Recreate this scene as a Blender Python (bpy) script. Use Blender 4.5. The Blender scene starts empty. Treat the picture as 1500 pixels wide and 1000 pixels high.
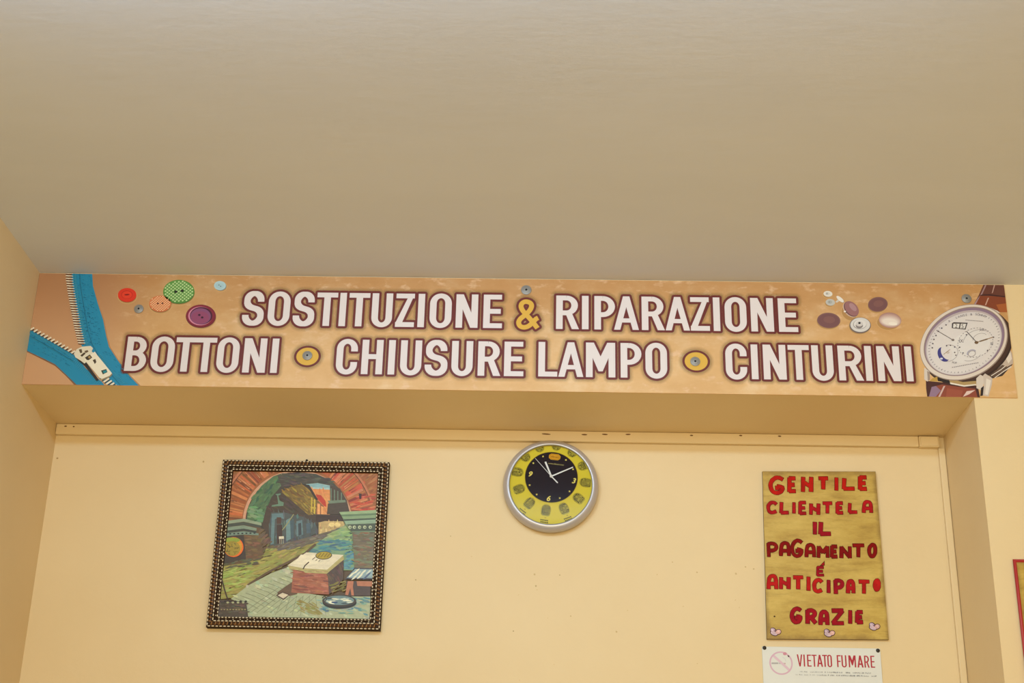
import bpy, bmesh, math, random
from mathutils import Vector, Matrix
from mathutils.geometry import delaunay_2d_cdt
random.seed(7)
scene = bpy.context.scene
COL = scene.collection
Z0 = 2.99            # height of the lintel's underside above the floor
H = 0.3505           # lintel face height (underside to ceiling)
D = 0.3435           # depth of the niche behind the lintel
JX = 2.6807          # right jamb of the niche
ZC = Z0 + H

# ------------------------------------------------------------------ camera
R_ = Vector((0.99965125, 0.01600102, 0.02100808))
U_ = Vector((-0.01311781, -0.3895563, 0.92090923))
F_ = Vector((-0.02291932, 0.92086365, 0.38921054))
C_ = Vector((1.48300292, -3.87610402, -1.487595 + Z0))
FPX = 2163.194
cam = bpy.data.cameras.new('camera')
cam.sensor_width = 36.0
cam.lens = FPX * 36.0 / 1500.0
cam.clip_start = 0.05
camo = bpy.data.objects.new('camera', cam)
COL.objects.link(camo)
m = Matrix.Identity(4)
for i in range(3):
    m[i][0], m[i][1], m[i][2], m[i][3] = R_[i], U_[i], -F_[i], C_[i]
camo.matrix_world = m
scene.camera = camo

# ------------------------------------------------------------------ world, lights, exposure
world = bpy.data.worlds.new('daylight')
scene.world = world
world.use_nodes = True
bg = world.node_tree.nodes['Background']
bg.inputs[0].default_value = (1.0, 0.92, 0.75, 1)
bg.inputs[1].default_value = 0.30
vs = scene.view_settings
vs.view_transform = 'Standard'
vs.look = 'None'
vs.exposure = 0.06
vs.gamma = 1.0
vs.use_curve_mapping = False


def area(name, loc, aim, sx, sy, watts, color, spread=180):
    l = bpy.data.lights.new(name, 'AREA')
    l.shape = 'RECTANGLE'
    l.size, l.size_y = sx, sy
    l.energy = watts
    l.color = color
    l.spread = math.radians(spread)
    o = bpy.data.objects.new(name, l)
    o.location = loc
    d = Vector(aim) - Vector(loc)
    o.rotation_euler = d.to_track_quat('-Z', 'Y').to_euler()
    COL.objects.link(o)
    return o


# the ceiling lamp just outside the top of the frame, an added fill, and warm indoor light from behind
area('ceiling_lamp', (1.3, -1.78, ZC - 0.05), (1.45, 0.34, 2.6), 2.3, 0.07, 10.5, (0.45, 0.70, 1.0), 130)
area('jamb_fill', (0.35, -3.3, ZC - 0.12), (3.1, 0.0, 2.7), 0.5, 0.5, 9, (0.60, 0.84, 1.0), 90)  # unseen fill light, added to brighten the jamb and pier
area('warm_rear_light', (1.75, -7.0, 1.75), (2.2, 0.0, 2.6), 3.4, 2.6, 150, (1.0, 0.90, 0.60))  # warm light standing for indoor lamps, set at the unseen window opening


# ------------------------------------------------------------------ small helpers
def lin(c):
    out = []
    for v in c:
        v = v / 255.0
        out.append(v / 12.92 if v <= 0.04045 else ((v + 0.055) / 1.055) ** 2.4)
    return out


def un(px, py, Y):
    """point of the plane y = Y that a measurement on the photograph stands for"""
    d = F_ * FPX + R_ * (px - 750.0) - U_ * (py - 500.0)
    t = (Y - C_.y) / d.y
    p = C_ + d * t
    return p.x, p.z


def link(name, mesh, parent=None, loc=(0, 0, 0)):
    o = bpy.data.objects.new(name, mesh)
    o.location = loc
    COL.objects.link(o)
    if parent is not None:
        o.parent = parent
    return o


def empty(name, loc, label, cat, group=None):
    o = bpy.data.objects.new(name, None)
    o.empty_display_size = 0.05
    o.location = loc
    COL.objects.link(o)
    o['label'] = label
    o['category'] = cat
    if group:
        o['group'] = group
    return o


def build(name, bm, mats, parent=None, label=None, smooth=False):
    """bmesh in world coordinates -> object, local to its parent's location"""
    if parent is not None:
        off = Vector(parent.location)
        q = parent.parent
        while q is not None:
            off += Vector(q.location)
            q = q.parent
        bmesh.ops.translate(bm, verts=bm.verts, vec=-off)
    me = bpy.data.meshes.new(name)
    if smooth:
        for f in bm.faces:
            f.smooth = True
    bm.to_mesh(me)
    bm.free()
    for mm in (mats if isinstance(mats, (list, tuple)) else [mats]):
        me.materials.append(mm)
    o = link(name, me, parent)
    if label:
        o['label'] = label
    return o


def box(bm, x0, x1, y0, y1, z0, z1, bevel=0.0, mi=0):
    b = bmesh.new()
    bmesh.ops.create_cube(b, size=1.0)
    for v in b.verts:
        v.co = Vector((x0 + (v.co.x + .5) * (x1 - x0), y0 + (v.co.y + .5) * (y1 - y0), z0 + (v.co.z + .5) * (z1 - z0)))
    if bevel:
        bmesh.ops.bevel(b, geom=b.edges[:], offset=bevel, segments=2, affect='EDGES', profile=0.5)
    for f in b.faces:
        f.material_index = mi
    merge(bm, b)


def merge(bm, b):
    vm = {}
    for v in b.verts:
        vm[v] = bm.verts.new(v.co)
    for f in b.faces:
        try:
            g = bm.faces.new([vm[v] for v in f.verts])
            g.smooth = f.smooth
            g.material_index = f.material_index
        except ValueError:
            pass
    b.free()


def lathe_y(bm, cx, cy, cz, prof, n=96, mi=0, cap=False):
    """revolve (r, y offset) about the y axis through (cx, cz)"""
    rings = []
    for r, y in prof:
        rings.append([bm.verts.new((cx + r * math.cos(2 * math.pi * k / n), cy + y, cz + r * math.sin(2 * math.pi * k / n))) for k in range(n)])
    for a, b in zip(rings, rings[1:]):
        for k in range(n):
            f = bm.faces.new((a[k], a[(k + 1) % n], b[(k + 1) % n], b[k]))
            f.smooth = True
            f.material_index = mi
    if cap:
        f = bm.faces.new(rings[-1])
        f.material_index = mi
    bmesh.ops.recalc_face_normals(bm, faces=bm.faces[:])


def hull2(pts):
    pts = sorted(set((round(x, 7), round(y, 7)) for x, y in pts))
    if len(pts) < 3:
        return pts

    def half(ps):
        h = []
        for p in ps:
            while len(h) > 1 and (h[-1][0] - h[-2][0]) * (p[1] - h[-2][1]) - (h[-1][1] - h[-2][1]) * (p[0] - h[-2][0]) <= 0:
                h.pop()
            h.append(p)
        return h
    a, b = half(pts), half(pts[::-1])
    return a[:-1] + b[:-1]


def inflate(poly, r, n=14):
    pts = []
    for x, y in poly:
        for k in range(n):
            a = 2 * math.pi * k / n
            pts.append((x + r * math.cos(a), y + r * math.sin(a)))
    return hull2(pts)


def inpoly(x, y, poly):
    r = False
    n_ = len(poly)
    for i in range(n_):
        x1, y1 = poly[i]
        x2, y2 = poly[(i + 1) % n_]
        if (y1 > y) != (y2 > y) and x < (x2 - x1) * (y - y1) / (y2 - y1) + x1:
            r = not r
    return r


class Print:
    """ink on a flat surface: coloured shapes on the plane y, later ones a hair nearer"""
    STEP = 0.000004

    def __init__(self, y, clip=None):
        self.y, self.items, self.k = y, [], 0
        self.clip = clip          # (x0, x1, z0, z1)

    def up(self, n=1):
        self.k += n

    def add(self, poly, color, keep=False):
        if self.clip:
            x0, x1, z0, z1 = self.clip
            poly = clip_axis(poly, 0, x0, 1)
            poly = clip_axis(poly, 0, x1, -1)
            poly = clip_axis(poly, 1, z0, 1)
            poly = clip_axis(poly, 1, z1, -1)
        if len(poly) < 3:
            return
        a = sum(p[0] * q[1] - q[0] * p[1] for p, q in zip(poly, poly[1:] + poly[:1]))
        if abs(a) < 1e-10:
            return
        if a < 0:
            poly = poly[::-1]
        if not keep:
            self.k += 1
        self.items.append((poly, color, self.y - self.k * self.STEP))

    def unite(self):
        """shapes that share a level and a colour become one seamless area"""
        groups = {}
        for poly, c, y in self.items:
            groups.setdefault((round(y, 8), tuple(c)), []).append(poly)
        lev = {}
        out = []
        for (y, c), polys in groups.items():
            n_ = lev.get(y, 0)          # different colours on one level: a hair apart
            lev[y] = n_ + 1
            yy = y - n_ * self.STEP * 0.2
            if len(polys) == 1:
                out.append((polys[0], c, yy))
                continue
            ox = sum(q[0][0] for q in polys) / len(polys)
            oz = sum(q[0][1] for q in polys) / len(polys)
            vc, fc = [], []
            for q in polys:
                i = len(vc)
                vc += [Vector(((x - ox) * 100, (z - oz) * 100)) for x, z in q]
                fc.append(list(range(i, i + len(q))))
            r = delaunay_2d_cdt(vc, [], fc, 1, 1e-5)
            bb = [(min(a[0] for a in q), max(a[0] for a in q), min(a[1] for a in q), max(a[1] for a in q), q) for q in polys]
            for f in r[2]:
                gx = sum(r[0][i].x for i in f) / len(f) / 100 + ox
                gz_ = sum(r[0][i].y for i in f) / len(f) / 100 + oz
                if not any(b[0] <= gx <= b[1] and b[2] <= gz_ <= b[3] and inpoly(gx, gz_, b[4]) for b in bb):
                    continue
                pts = [(r[0][i].x / 100 + ox, r[0][i].y / 100 + oz) for i in f]
                a = sum(p[0] * q[1] - q[0] * p[1] for p, q in zip(pts, pts[1:] + pts[:1]))
                if abs(a) < 1e-12:
                    continue
                out.append((pts if a > 0 else pts[::-1], c, yy))
        self.items = out

    def build(self, name, mat, parent, label=None):
        me = bpy.data.meshes.new(name)
        verts, faces, cols = [], [], []
        self.unite()
        off = Vector(parent.location) if parent is not None else Vector()
        q = parent.parent if parent is not None else None
        while q is not None:
            off += Vector(q.location)
            q = q.parent
        for poly, c, y in self.items:
            i = len(verts)
            verts += [(x - off.x, y - off.y, z - off.z) for x, z in poly]
            faces.append(tuple(range(i, i + len(poly))))
            cols.append(lin(c[:3]) + [c[3] if len(c) > 3 else 1.0])
        me.from_pydata(verts, [], faces)
        at = me.color_attributes.new('ink', 'FLOAT_COLOR', 'CORNER')
        li = 0
        for f, c in zip(faces, cols):
            for _ in f:
                at.data[li].color = c
                li += 1
        me.materials.append(mat)
        me.update()
        o = link(name, me, parent)
        if label:
            o['label'] = label
        return o


def clip_axis(poly, ax, val, sg):
    out = []
    n = len(poly)
    for i in range(n):
        p, q = poly[i], poly[(i + 1) % n]
        a, b = (p[ax] - val) * sg, (q[ax] - val) * sg
        if a >= 0:
            out.append(p)
        if (a > 0 and b < 0) or (a < 0 and b > 0):
            t = a / (a - b)
            out.append((p[0] + (q[0] - p[0]) * t, p[1] + (q[1] - p[1]) * t))
    return out


def ell(cx, cy, rx, ry, rot=0, n=40, a0=0, a1=360):
    c, s = math.cos(math.radians(rot)), math.sin(math.radians(rot))
    out = []
    full = abs(a1 - a0) >= 360
    for k in range(n if full else n + 1):
        a = math.radians(a0 + (a1 - a0) * k / n)
        x, y = rx * math.cos(a), ry * math.sin(a)
        out.append((cx + x * c - y * s, cy + x * s + y * c))
    return out


def ribbon(path, w):
    """quads along a polyline, w = width (number or function of index, tangent)"""
    n = len(path)
    L, Rr = [], []
    for i in range(n):
        a, b = path[max(i - 1, 0)], path[min(i + 1, n - 1)]
        if path[0] == path[-1] and i in (0, n - 1):
            a, b = path[n - 2], path[1]
        tx, ty = b[0] - a[0], b[1] - a[1]
        l = math.hypot(tx, ty) or 1.0
        tx, ty = tx / l, ty / l
        ww = w(i, tx, ty) if callable(w) else w
        L.append((path[i][0] - ty * ww / 2, path[i][1] + tx * ww / 2))
        Rr.append((path[i][0] + ty * ww / 2, path[i][1] - tx * ww / 2))
    return [[L[i], L[i + 1], Rr[i + 1], Rr[i]] for i in range(n - 1)]


def band(p, path, w, color, T=lambda a: a):
    """a painted line: every quad on one level"""
    p.up()
    for q in ribbon(path, w):
        p.add([T(a) for a in q], color, keep=True)


# ------------------------------------------------------------------ materials
def mat(name, color=(200, 200, 200), rough=0.6, metal=0.0, spec=0.5):
    mm = bpy.data.materials.new(name)
    mm.use_nodes = True
    b = mm.node_tree.nodes['Principled BSDF']
    b.inputs['Base Color'].default_value = lin(color) + [1]
    b.inputs['Roughness'].default_value = rough
    b.inputs['Metallic'].default_value = metal
    b.inputs['Specular IOR Level'].default_value = spec
    return mm


def nodes(mm):
    return mm.node_tree.nodes, mm.node_tree.links, mm.node_tree.nodes['Principled BSDF']


def noise(nt, lk, scale, detail=4, rough=0.55, stretch=(1, 1, 1), coord='Object'):
    tc = nt.new('ShaderNodeTexCoord')
    mp = nt.new('ShaderNodeMapping')
    mp.inputs['Scale'].default_value = stretch
    n = nt.new('ShaderNodeTexNoise')
    n.inputs['Scale'].default_value = scale
    n.inputs['Detail'].default_value = detail
    n.inputs['Roughness'].default_value = rough
    lk.new(tc.outputs[coord], mp.inputs[0])
    lk.new(mp.outputs[0], n.inputs['Vector'])
    return n


def ramp(nt, lk, src, stops):
    r = nt.new('ShaderNodeValToRGB')
    e = r.color_ramp.elements
    while len(e) > 1:
        e.remove(e[-1])
    e[0].position = stops[0][0]
    e[0].color = lin(stops[0][1]) + [1]
    for pos, c in stops[1:]:
        k = e.new(pos)
        k.color = lin(c) + [1]
    lk.new(src, r.inputs[0])
    return r


def bump(nt, lk, b, src, strength, dist):
    bp = nt.new('ShaderNodeBump')
    bp.inputs['Strength'].default_value = strength
    bp.inputs['Distance'].default_value = dist
    lk.new(src, bp.inputs['Height'])
    lk.new(bp.outputs[0], b.inputs['Normal'])


def paint(name, c0, c1, scale, rough=0.55, stretch=(1, 1, 1), bs=0.25):
    mm = mat(name, c0, rough, spec=0.3)
    nt, lk, b = nodes(mm)
    n = noise(nt, lk, scale, 5, 0.6, stretch)
    r = ramp(nt, lk, n.outputs['Fac'], [(0.35, c0), (0.65, c1)])
    lk.new(r.outputs[0], b.inputs['Base Color'])
    n2 = noise(nt, lk, 28, 4, 0.6, stretch)
    bump(nt, lk, b, n2.outputs['Fac'], bs, 0.004)
    return mm


M = {}
M['wall'] = paint('yellow_wall_paint', (230, 204, 158), (233, 208, 163), 2.2)
M['ceiling'] = paint('matt_ceiling_paint', (220, 223, 230), (225, 228, 235), 1.6, 0.8, (0.5, 1.4, 1), 0.12)
M['floor'] = paint('floor_tile', (200, 190, 176), (208, 200, 188), 2.0, 0.4)


def ink_material(name, rough=0.5, var=0.0, scale=60, stretch=(1, 1, 1), spec=0.4, bs=0.0, tint=(1, 1, 1)):
    mm = mat(name, (255, 255, 255), rough, spec=spec)
    nt, lk, b = nodes(mm)
    at = nt.new('ShaderNodeAttribute')
    at.attribute_name = 'ink'
    lk.new(at.outputs['Alpha'], b.inputs['Alpha'])
    if var:
        n = noise(nt, lk, scale, 4, 0.65, stretch)
        mr = nt.new('ShaderNodeMapRange')
        mr.inputs['From Min'].default_value = 0.3
        mr.inputs['From Max'].default_value = 0.7
        mr.inputs['To Min'].default_value = 1 - var
        mr.inputs['To Max'].default_value = 1 + var
        lk.new(n.outputs['Fac'], mr.inputs['Value'])
        mx = nt.new('ShaderNodeVectorMath')
        mx.operation = 'SCALE'
        vn = nt.new('ShaderNodeVectorMath')      # even lighter, warmer tint against the lamp's blue
        vn.operation = 'MULTIPLY'
        vn.inputs[1].default_value = tint
        lk.new(at.outputs['Color'], vn.inputs[0])
        lk.new(vn.outputs[0], mx.inputs[0])
        lk.new(mr.outputs[0], mx.inputs['Scale'])
        lk.new(mx.outputs[0], b.inputs['Base Color'])
        if bs:
            bump(nt, lk, b, n.outputs['Fac'], bs, 0.002)
    else:
        lk.new(at.outputs['Color'], b.inputs['Base Color'])
    return mm


M['ink'] = ink_material('printing_ink')
M['dial'] = ink_material('dial_ink', 0.6, spec=0.08)
M['oil'] = ink_material('oil_paint', 0.42, 0.12, 55, (1, 1, 2.2), 0.3, 0.2, (1.16, 1.13, 0.90))
M['brush'] = ink_material('hand_painted_letters', 0.6, 0.22, 45, (1, 1, 1), 0.12)
M['silver'] = mat('silver_plastic', (192, 186, 184), 0.36, 0.4)
M['steel'] = mat('zinc_steel', (146, 144, 140), 0.5, 0.25)
M['dark_steel'] = mat('dark_steel', (66, 62, 58), 0.45, 0.6)
M['black'] = mat('black_hole', (22, 20, 20), 0.7)
M['hand'] = mat('white_metal_hand', (212, 208, 200), 0.4, 0.1)
M['red_edge'] = mat('red_edging', (172, 34, 32), 0.45)

# the banner's printed ground: tan marbling with paler streaks, browner to the left
mm = mat('printed_tan_banner', (225, 185, 130), 0.42, spec=0.35)
nt, lk, b = nodes(mm)
n = noise(nt, lk, 5.5, 8, 0.68, (1.0, 1, 1.6))
r1 = ramp(nt, lk, n.outputs['Fac'], [(0.30, (212, 164, 104)), (0.52, (222, 178, 122)), (0.66, (230, 194, 146)), (0.80, (238, 210, 176))])
tc = nt.new('ShaderNodeTexCoord')
sx = nt.new('ShaderNodeSeparateXYZ')
lk.new(tc.outputs['Object'], sx.inputs[0])
gr = nt.new('ShaderNodeMapRange')
gr.interpolation_type = 'SMOOTHSTEP'
gr.inputs['From Min'].default_value = 0.16
gr.inputs['From Max'].default_value = 0.40
lk.new(sx.outputs['X'], gr.inputs['Value'])
mx = nt.new('ShaderNodeMix')
mx.data_type = 'RGBA'
mx.inputs['A'].default_value = lin((206, 158, 116)) + [1]
lk.new(gr.outputs[0], mx.inputs['Factor'])
lk.new(r1.outputs[0], mx.inputs['B'])
# orange cast along the upper edge of the printed ground
gz = nt.new('ShaderNodeMapRange')
gz.interpolation_type = 'SMOOTHSTEP'
gz.inputs['From Min'].default_value = 0.05
gz.inputs['From Max'].default_value = 0.36
lk.new(sx.outputs['Z'], gz.inputs['Value'])
mx2 = nt.new('ShaderNodeMix')
mx2.data_type = 'RGBA'
mx2.blend_type = 'MULTIPLY'
mx2.inputs['B'].default_value = (0.74, 0.64, 0.56, 1)
lk.new(gz.outputs[0], mx2.inputs['Factor'])
lk.new(mx.outputs['Result'], mx2.inputs['A'])
ns = noise(nt, lk, 26, 5, 0.6, (0.8, 1, 1.5))
nr = nt.new('ShaderNodeMapRange')
nr.interpolation_type = 'SMOOTHSTEP'
nr.inputs['From Min'].default_value = 0.54
nr.inputs['From Max'].default_value = 0.70
nr.inputs['To Max'].default_value = 0.5
lk.new(ns.outputs['Fac'], nr.inputs['Value'])
nm = nt.new('ShaderNodeMath')
nm.operation = 'MULTIPLY'
lk.new(nr.outputs[0], nm.inputs[0])
lk.new(gr.outputs[0], nm.inputs[1])
mx3 = nt.new('ShaderNodeMix')
mx3.data_type = 'RGBA'
mx3.inputs['B'].default_value = lin((236, 200, 164)) + [1]
lk.new(nm.outputs[0], mx3.inputs['Factor'])
lk.new(mx2.outputs['Result'], mx3.inputs['A'])
lk.new(mx3.outputs['Result'], b.inputs['Base Color'])
M['banner'] = mm

# brass-gold painted wooden board
mm = mat('gold_painted_board', (176, 140, 62), 0.5, 0.05)
nt, lk, b = nodes(mm)
n = noise(nt, lk, 7, 7, 0.7, (0.8, 1, 2.0))
r1 = ramp(nt, lk, n.outputs['Fac'], [(0.25, (158, 122, 42)), (0.45, (190, 156, 66)), (0.60, (206, 174, 84)), (0.78, (216, 188, 108))])
# rubbed, browner rim and fine horizontal brush streaks
tc = nt.new('ShaderNodeTexCoord')
sp = nt.new('ShaderNodeSeparateXYZ')
lk.new(tc.outputs['Generated'], sp.inputs[0])
ds = []
for ax in ('X', 'Z'):
    a_ = nt.new('ShaderNodeMath')
    a_.operation = 'SUBTRACT'
    a_.inputs[1].default_value = 0.5
    lk.new(sp.outputs[ax], a_.inputs[0])
    b_ = nt.new('ShaderNodeMath')
    b_.operation = 'ABSOLUTE'
    lk.new(a_.outputs[0], b_.inputs[0])
    ds.append(b_)
mxm = nt.new('ShaderNodeMath')
mxm.operation = 'MAXIMUM'
lk.new(ds[0].outputs[0], mxm.inputs[0])
lk.new(ds[1].outputs[0], mxm.inputs[1])
ns = noise(nt, lk, 16, 6, 0.7)
ad = nt.new('ShaderNodeMath')
ad.operation = 'MULTIPLY_ADD'
ad.inputs[1].default_value = 0.09
lk.new(ns.outputs['Fac'], ad.inputs[0])
lk.new(mxm.outputs[0], ad.inputs[2])
er = nt.new('ShaderNodeMapRange')
er.interpolation_type = 'SMOOTHSTEP'
er.inputs['From Min'].default_value = 0.505
er.inputs['From Max'].default_value = 0.555
er.inputs['To Max'].default_value = 0.6
lk.new(ad.outputs[0], er.inputs['Value'])
mg = nt.new('ShaderNodeMix')
mg.data_type = 'RGBA'
mg.inputs['B'].default_value = lin((112, 78, 26)) + [1]
lk.new(er.outputs[0], mg.inputs['Factor'])
lk.new(r1.outputs[0], mg.inputs['A'])
n3 = noise(nt, lk, 22, 6, 0.75, (0.35, 1, 3.0))
r3 = ramp(nt, lk, n3.outputs['Fac'], [(0.3, (226, 220, 204)), (0.5, (255, 255, 255))])
m3 = nt.new('ShaderNodeMix')
m3.data_type = 'RGBA'
m3.blend_type = 'MULTIPLY'
m3.inputs['Factor'].default_value = 1.0
lk.new(mg.outputs['Result'], m3.inputs['A'])
lk.new(r3.outputs[0], m3.inputs['B'])
lk.new(m3.outputs['Result'], b.inputs['Base Color'])
n2 = noise(nt, lk, 34, 5, 0.7, (0.6, 1, 1.6))
bump(nt, lk, b, n2.outputs['Fac'], 0.15, 0.002)
M['gold_board'] = mm
M['board_edge'] = mat('dark_board_edge', (96, 68, 26), 0.6)

# gilt ribbed frame
mm = mat('gilded_frame', (110, 74, 36), 0.38, 0.35)
nt, lk, b = nodes(mm)
n = noise(nt, lk, 60, 3, 0.6)
r1 = ramp(nt, lk, n.outputs['Fac'], [(0.3, (38, 22, 10)), (0.55, (70, 42, 20)), (0.75, (104, 68, 34))])
lk.new(r1.outputs[0], b.inputs['Base Color'])
M['frame'] = mm
M['frame_dark'] = mat('frame_black_groove', (52, 35, 20), 0.75, spec=0.15)
M['bead'] = mat('silvered_beads', (232, 216, 186), 0.3, 0.2)

# clear glass: what it does not mirror it lets through
mm = bpy.data.materials.new('clear_glass')
mm.use_nodes = True
nt, lk = mm.node_tree.nodes, mm.node_tree.links
nt.remove(nt['Principled BSDF'])
tr = nt.new('ShaderNodeBsdfTransparent')
gl = nt.new('ShaderNodeBsdfGlossy')
gl.inputs['Roughness'].default_value = 0.12
fr = nt.new('ShaderNodeFresnel')
fr.inputs['IOR'].default_value = 1.14
ms = nt.new('ShaderNodeMixShader')
lk.new(fr.outputs[0], ms.inputs[0])
lk.new(tr.outputs[0], ms.inputs[1])
lk.new(gl.outputs[0], ms.inputs[2])
lk.new(ms.outputs[0], nt['Material Output'].inputs['Surface'])
M['glass'] = mm


# ------------------------------------------------------------------ the room
def struct(name, boxes, material, label=None):
    bm = bmesh.new()
    for bx in boxes:
        box(bm, *bx)
    o = build(name, bm, material)
    o['kind'] = 'structure'
    if label:
        o['label'] = label
        o['category'] = name.split('_')[0]
    return o


YR = -6.9            # rear wall with the shop window
XR = 5.2
WF = 0.004           # wall face the banner is fixed to
struct('floor', [(-0.1, XR + .1, YR - .1, D + .2, -0.1, 0.0)], M['floor'], 'pale tiled floor of the shop')
struct('ceiling', [(-0.1, XR + .1, YR - .1, D + .2, ZC, ZC + 0.12)], M['ceiling'], 'plain grey beige plastered ceiling above the banner')
struct('wall_left', [(-0.1, 0.0, YR, D, 0.0, ZC)], M['wall'], 'yellow side wall at the left end of the banner')
struct('wall_back', [(-0.1, JX + .1, D, D + 0.1, 0.0, ZC)], M['wall'], 'yellow niche wall behind the clock and the painting')
struct('wall_front', [(JX, XR, WF, D, 0.0, ZC)], M['wall'], 'pale yellow pier to the right of the niche')
struct('wall_lintel', [(0.0, JX, WF, D, Z0, ZC)], M['wall'], 'yellow lintel that carries the banner over the niche')
struct('wall_right', [(XR, XR + .1, YR, D, 0.0, ZC)], M['wall'], 'yellow side wall far to the right')
struct('wall_rear', [(-0.1, 0.05, YR - .1, YR, 0, ZC), (3.5, XR + .1, YR - .1, YR, 0, ZC), (0.05, 3.5, YR - .1, YR, 3.1, ZC), (0.05, 3.5, YR - .1, YR, 0, 0.4)], M['wall'], 'rear wall around the shop window')
struct('window_1', [(0.05, 3.5, YR - .08, YR - .03, 3.04, 3.1), (0.05, 3.5, YR - .08, YR - .03, 0.4, 0.46), (0.05, 0.11, YR - .08, YR - .03, .46, 3.04),
                    (3.44, 3.5, YR - .08, YR - .03, .46, 3.04)], M['silver'], 'frame of the shop window')

# cable ducts painted over with the wall: one under the lintel, one down the right corner
bm = bmesh.new()
box(bm, 0.001, 2.602, D - 0.016, D, Z0 - 0.034, Z0 - 0.0005, 0.003)
o = build('trim_1', bm, M['wall'])
o['kind'] = 'structure'
o['label'] = 'painted cable duct along the top of the niche wall'
o['category'] = 'trim'
bm = bmesh.new()
box(bm, 2.660, JX - 0.001, D - 0.012, D, 0.0, Z0 - 0.036, 0.003)
o = build('trim_2', bm, M['wall'])
o['kind'] = 'structure'
o['label'] = 'painted cable duct down the right corner of the niche'
o['category'] = 'trim'
jb = empty('junction_box', (2.632, D - 0.022, Z0 - 0.036), 'small yellow painted junction box on the duct in the upper right niche corner', 'junction box')
bm = bmesh.new()
box(bm, 2.602, 2.662, D - 0.022, D, Z0 - 0.036, Z0 - 0.002, 0.003)
build('housing', bm, M['wall'], jb)
bm = bmesh.new()
box(bm, 2.606, 2.658, D - 0.0245, D - 0.021, Z0 - 0.033, Z0 - 0.005, 0.002)
build('cover', bm, M['wall'], jb)

# chipped paint along the duct's upper edge, specks and scuffs on the wall
M['chip'] = mat('old_paint_chip', (112, 72, 34), 0.8)
M['scuff'] = mat('wall_scuff', (208, 176, 116), 0.8)
pr = Print(D - 0.0163)
for cx, cy, w in ((856, 636.3, 9), (886, 636, 9), (920, 636, 8), (800, 635.5, 14), (1013, 637.5, 5), (1085, 637.6, 5), (1142, 638.6, 5), (96, 624, 4), (108, 624.5, 3)):
    c = un(cx, cy, D - 0.0165)
    pr.add(ell(c[0], min(c[1], Z0 - 0.004), w / 1000, 0.0022, random.uniform(-4, 4), 10), (112, 72, 34))
o = pr.build('trim_chips', M['ink'], None)
o.name = 'trim_3'
o['kind'] = 'structure'
o['label'] = 'chips in the paint of the duct'
o['category'] = 'trim'
pr = Print(D - 0.0002)
for cx, cy, w, cc in ((609, 849, 1.5, (150, 120, 70)), (785, 858, 2.2, (170, 140, 85)), (783, 841, 2.5, (196, 164, 108)), (820, 842, 1.6, (165, 135, 80)), (752, 924, 1.6, (150, 120, 75)),
                      (836, 902, 1.6, (186, 156, 100)), (1078, 840, 2.6, (196, 166, 114)), (1092, 830, 2, (188, 158, 105)), (1104, 833, 2, (188, 158, 105)), (1021, 838, 2, (196, 164, 108)),
                      (903, 925, 2.4, (200, 168, 110)), (985, 823, 1.4, (196, 150, 90)), (298, 676, 2.6, (168, 138, 84)), (84, 671, 2.6, (150, 118, 66)), (660, 785, 1.5, (190, 160, 105))):
    c = un(cx, cy, D)
    pr.add(ell(c[0], c[1], w / 900, w / 800, random.uniform(0, 90), 9), tuple(int(a * .6 + b_ * .4) for a, b_ in zip(cc, (226, 196, 146))))
for k in range(12):
    c = un(random.uniform(620, 1110), random.uniform(790, 1000), D)
    pr.add(ell(c[0], c[1], random.uniform(.0012, .003), random.uniform(.001, .002), random.uniform(0, 90), 8), random.choice([(222, 192, 140), (216, 186, 132)]))
o = pr.build('wall_specks', M['ink'], None)
o['kind'] = 'structure'
o['label'] = 'small scuffs and specks on the niche wall'
o['category'] = 'wall'

# ------------------------------------------------------------------ lettering: condensed capitals from strokes


def arc(cx, cy, rx, ry, a0, a1, n=12):
    return [(cx + rx * math.cos(math.radians(a0 + (a1 - a0) * k / n)), cy + ry * math.sin(math.radians(a0 + (a1 - a0) * k / n))) for k in range(n + 1)]


def rect(x0, x1, y0, y1):
    return [(x0, y0), (x1, y0), (x1, y1), (x0, y1)]


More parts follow.
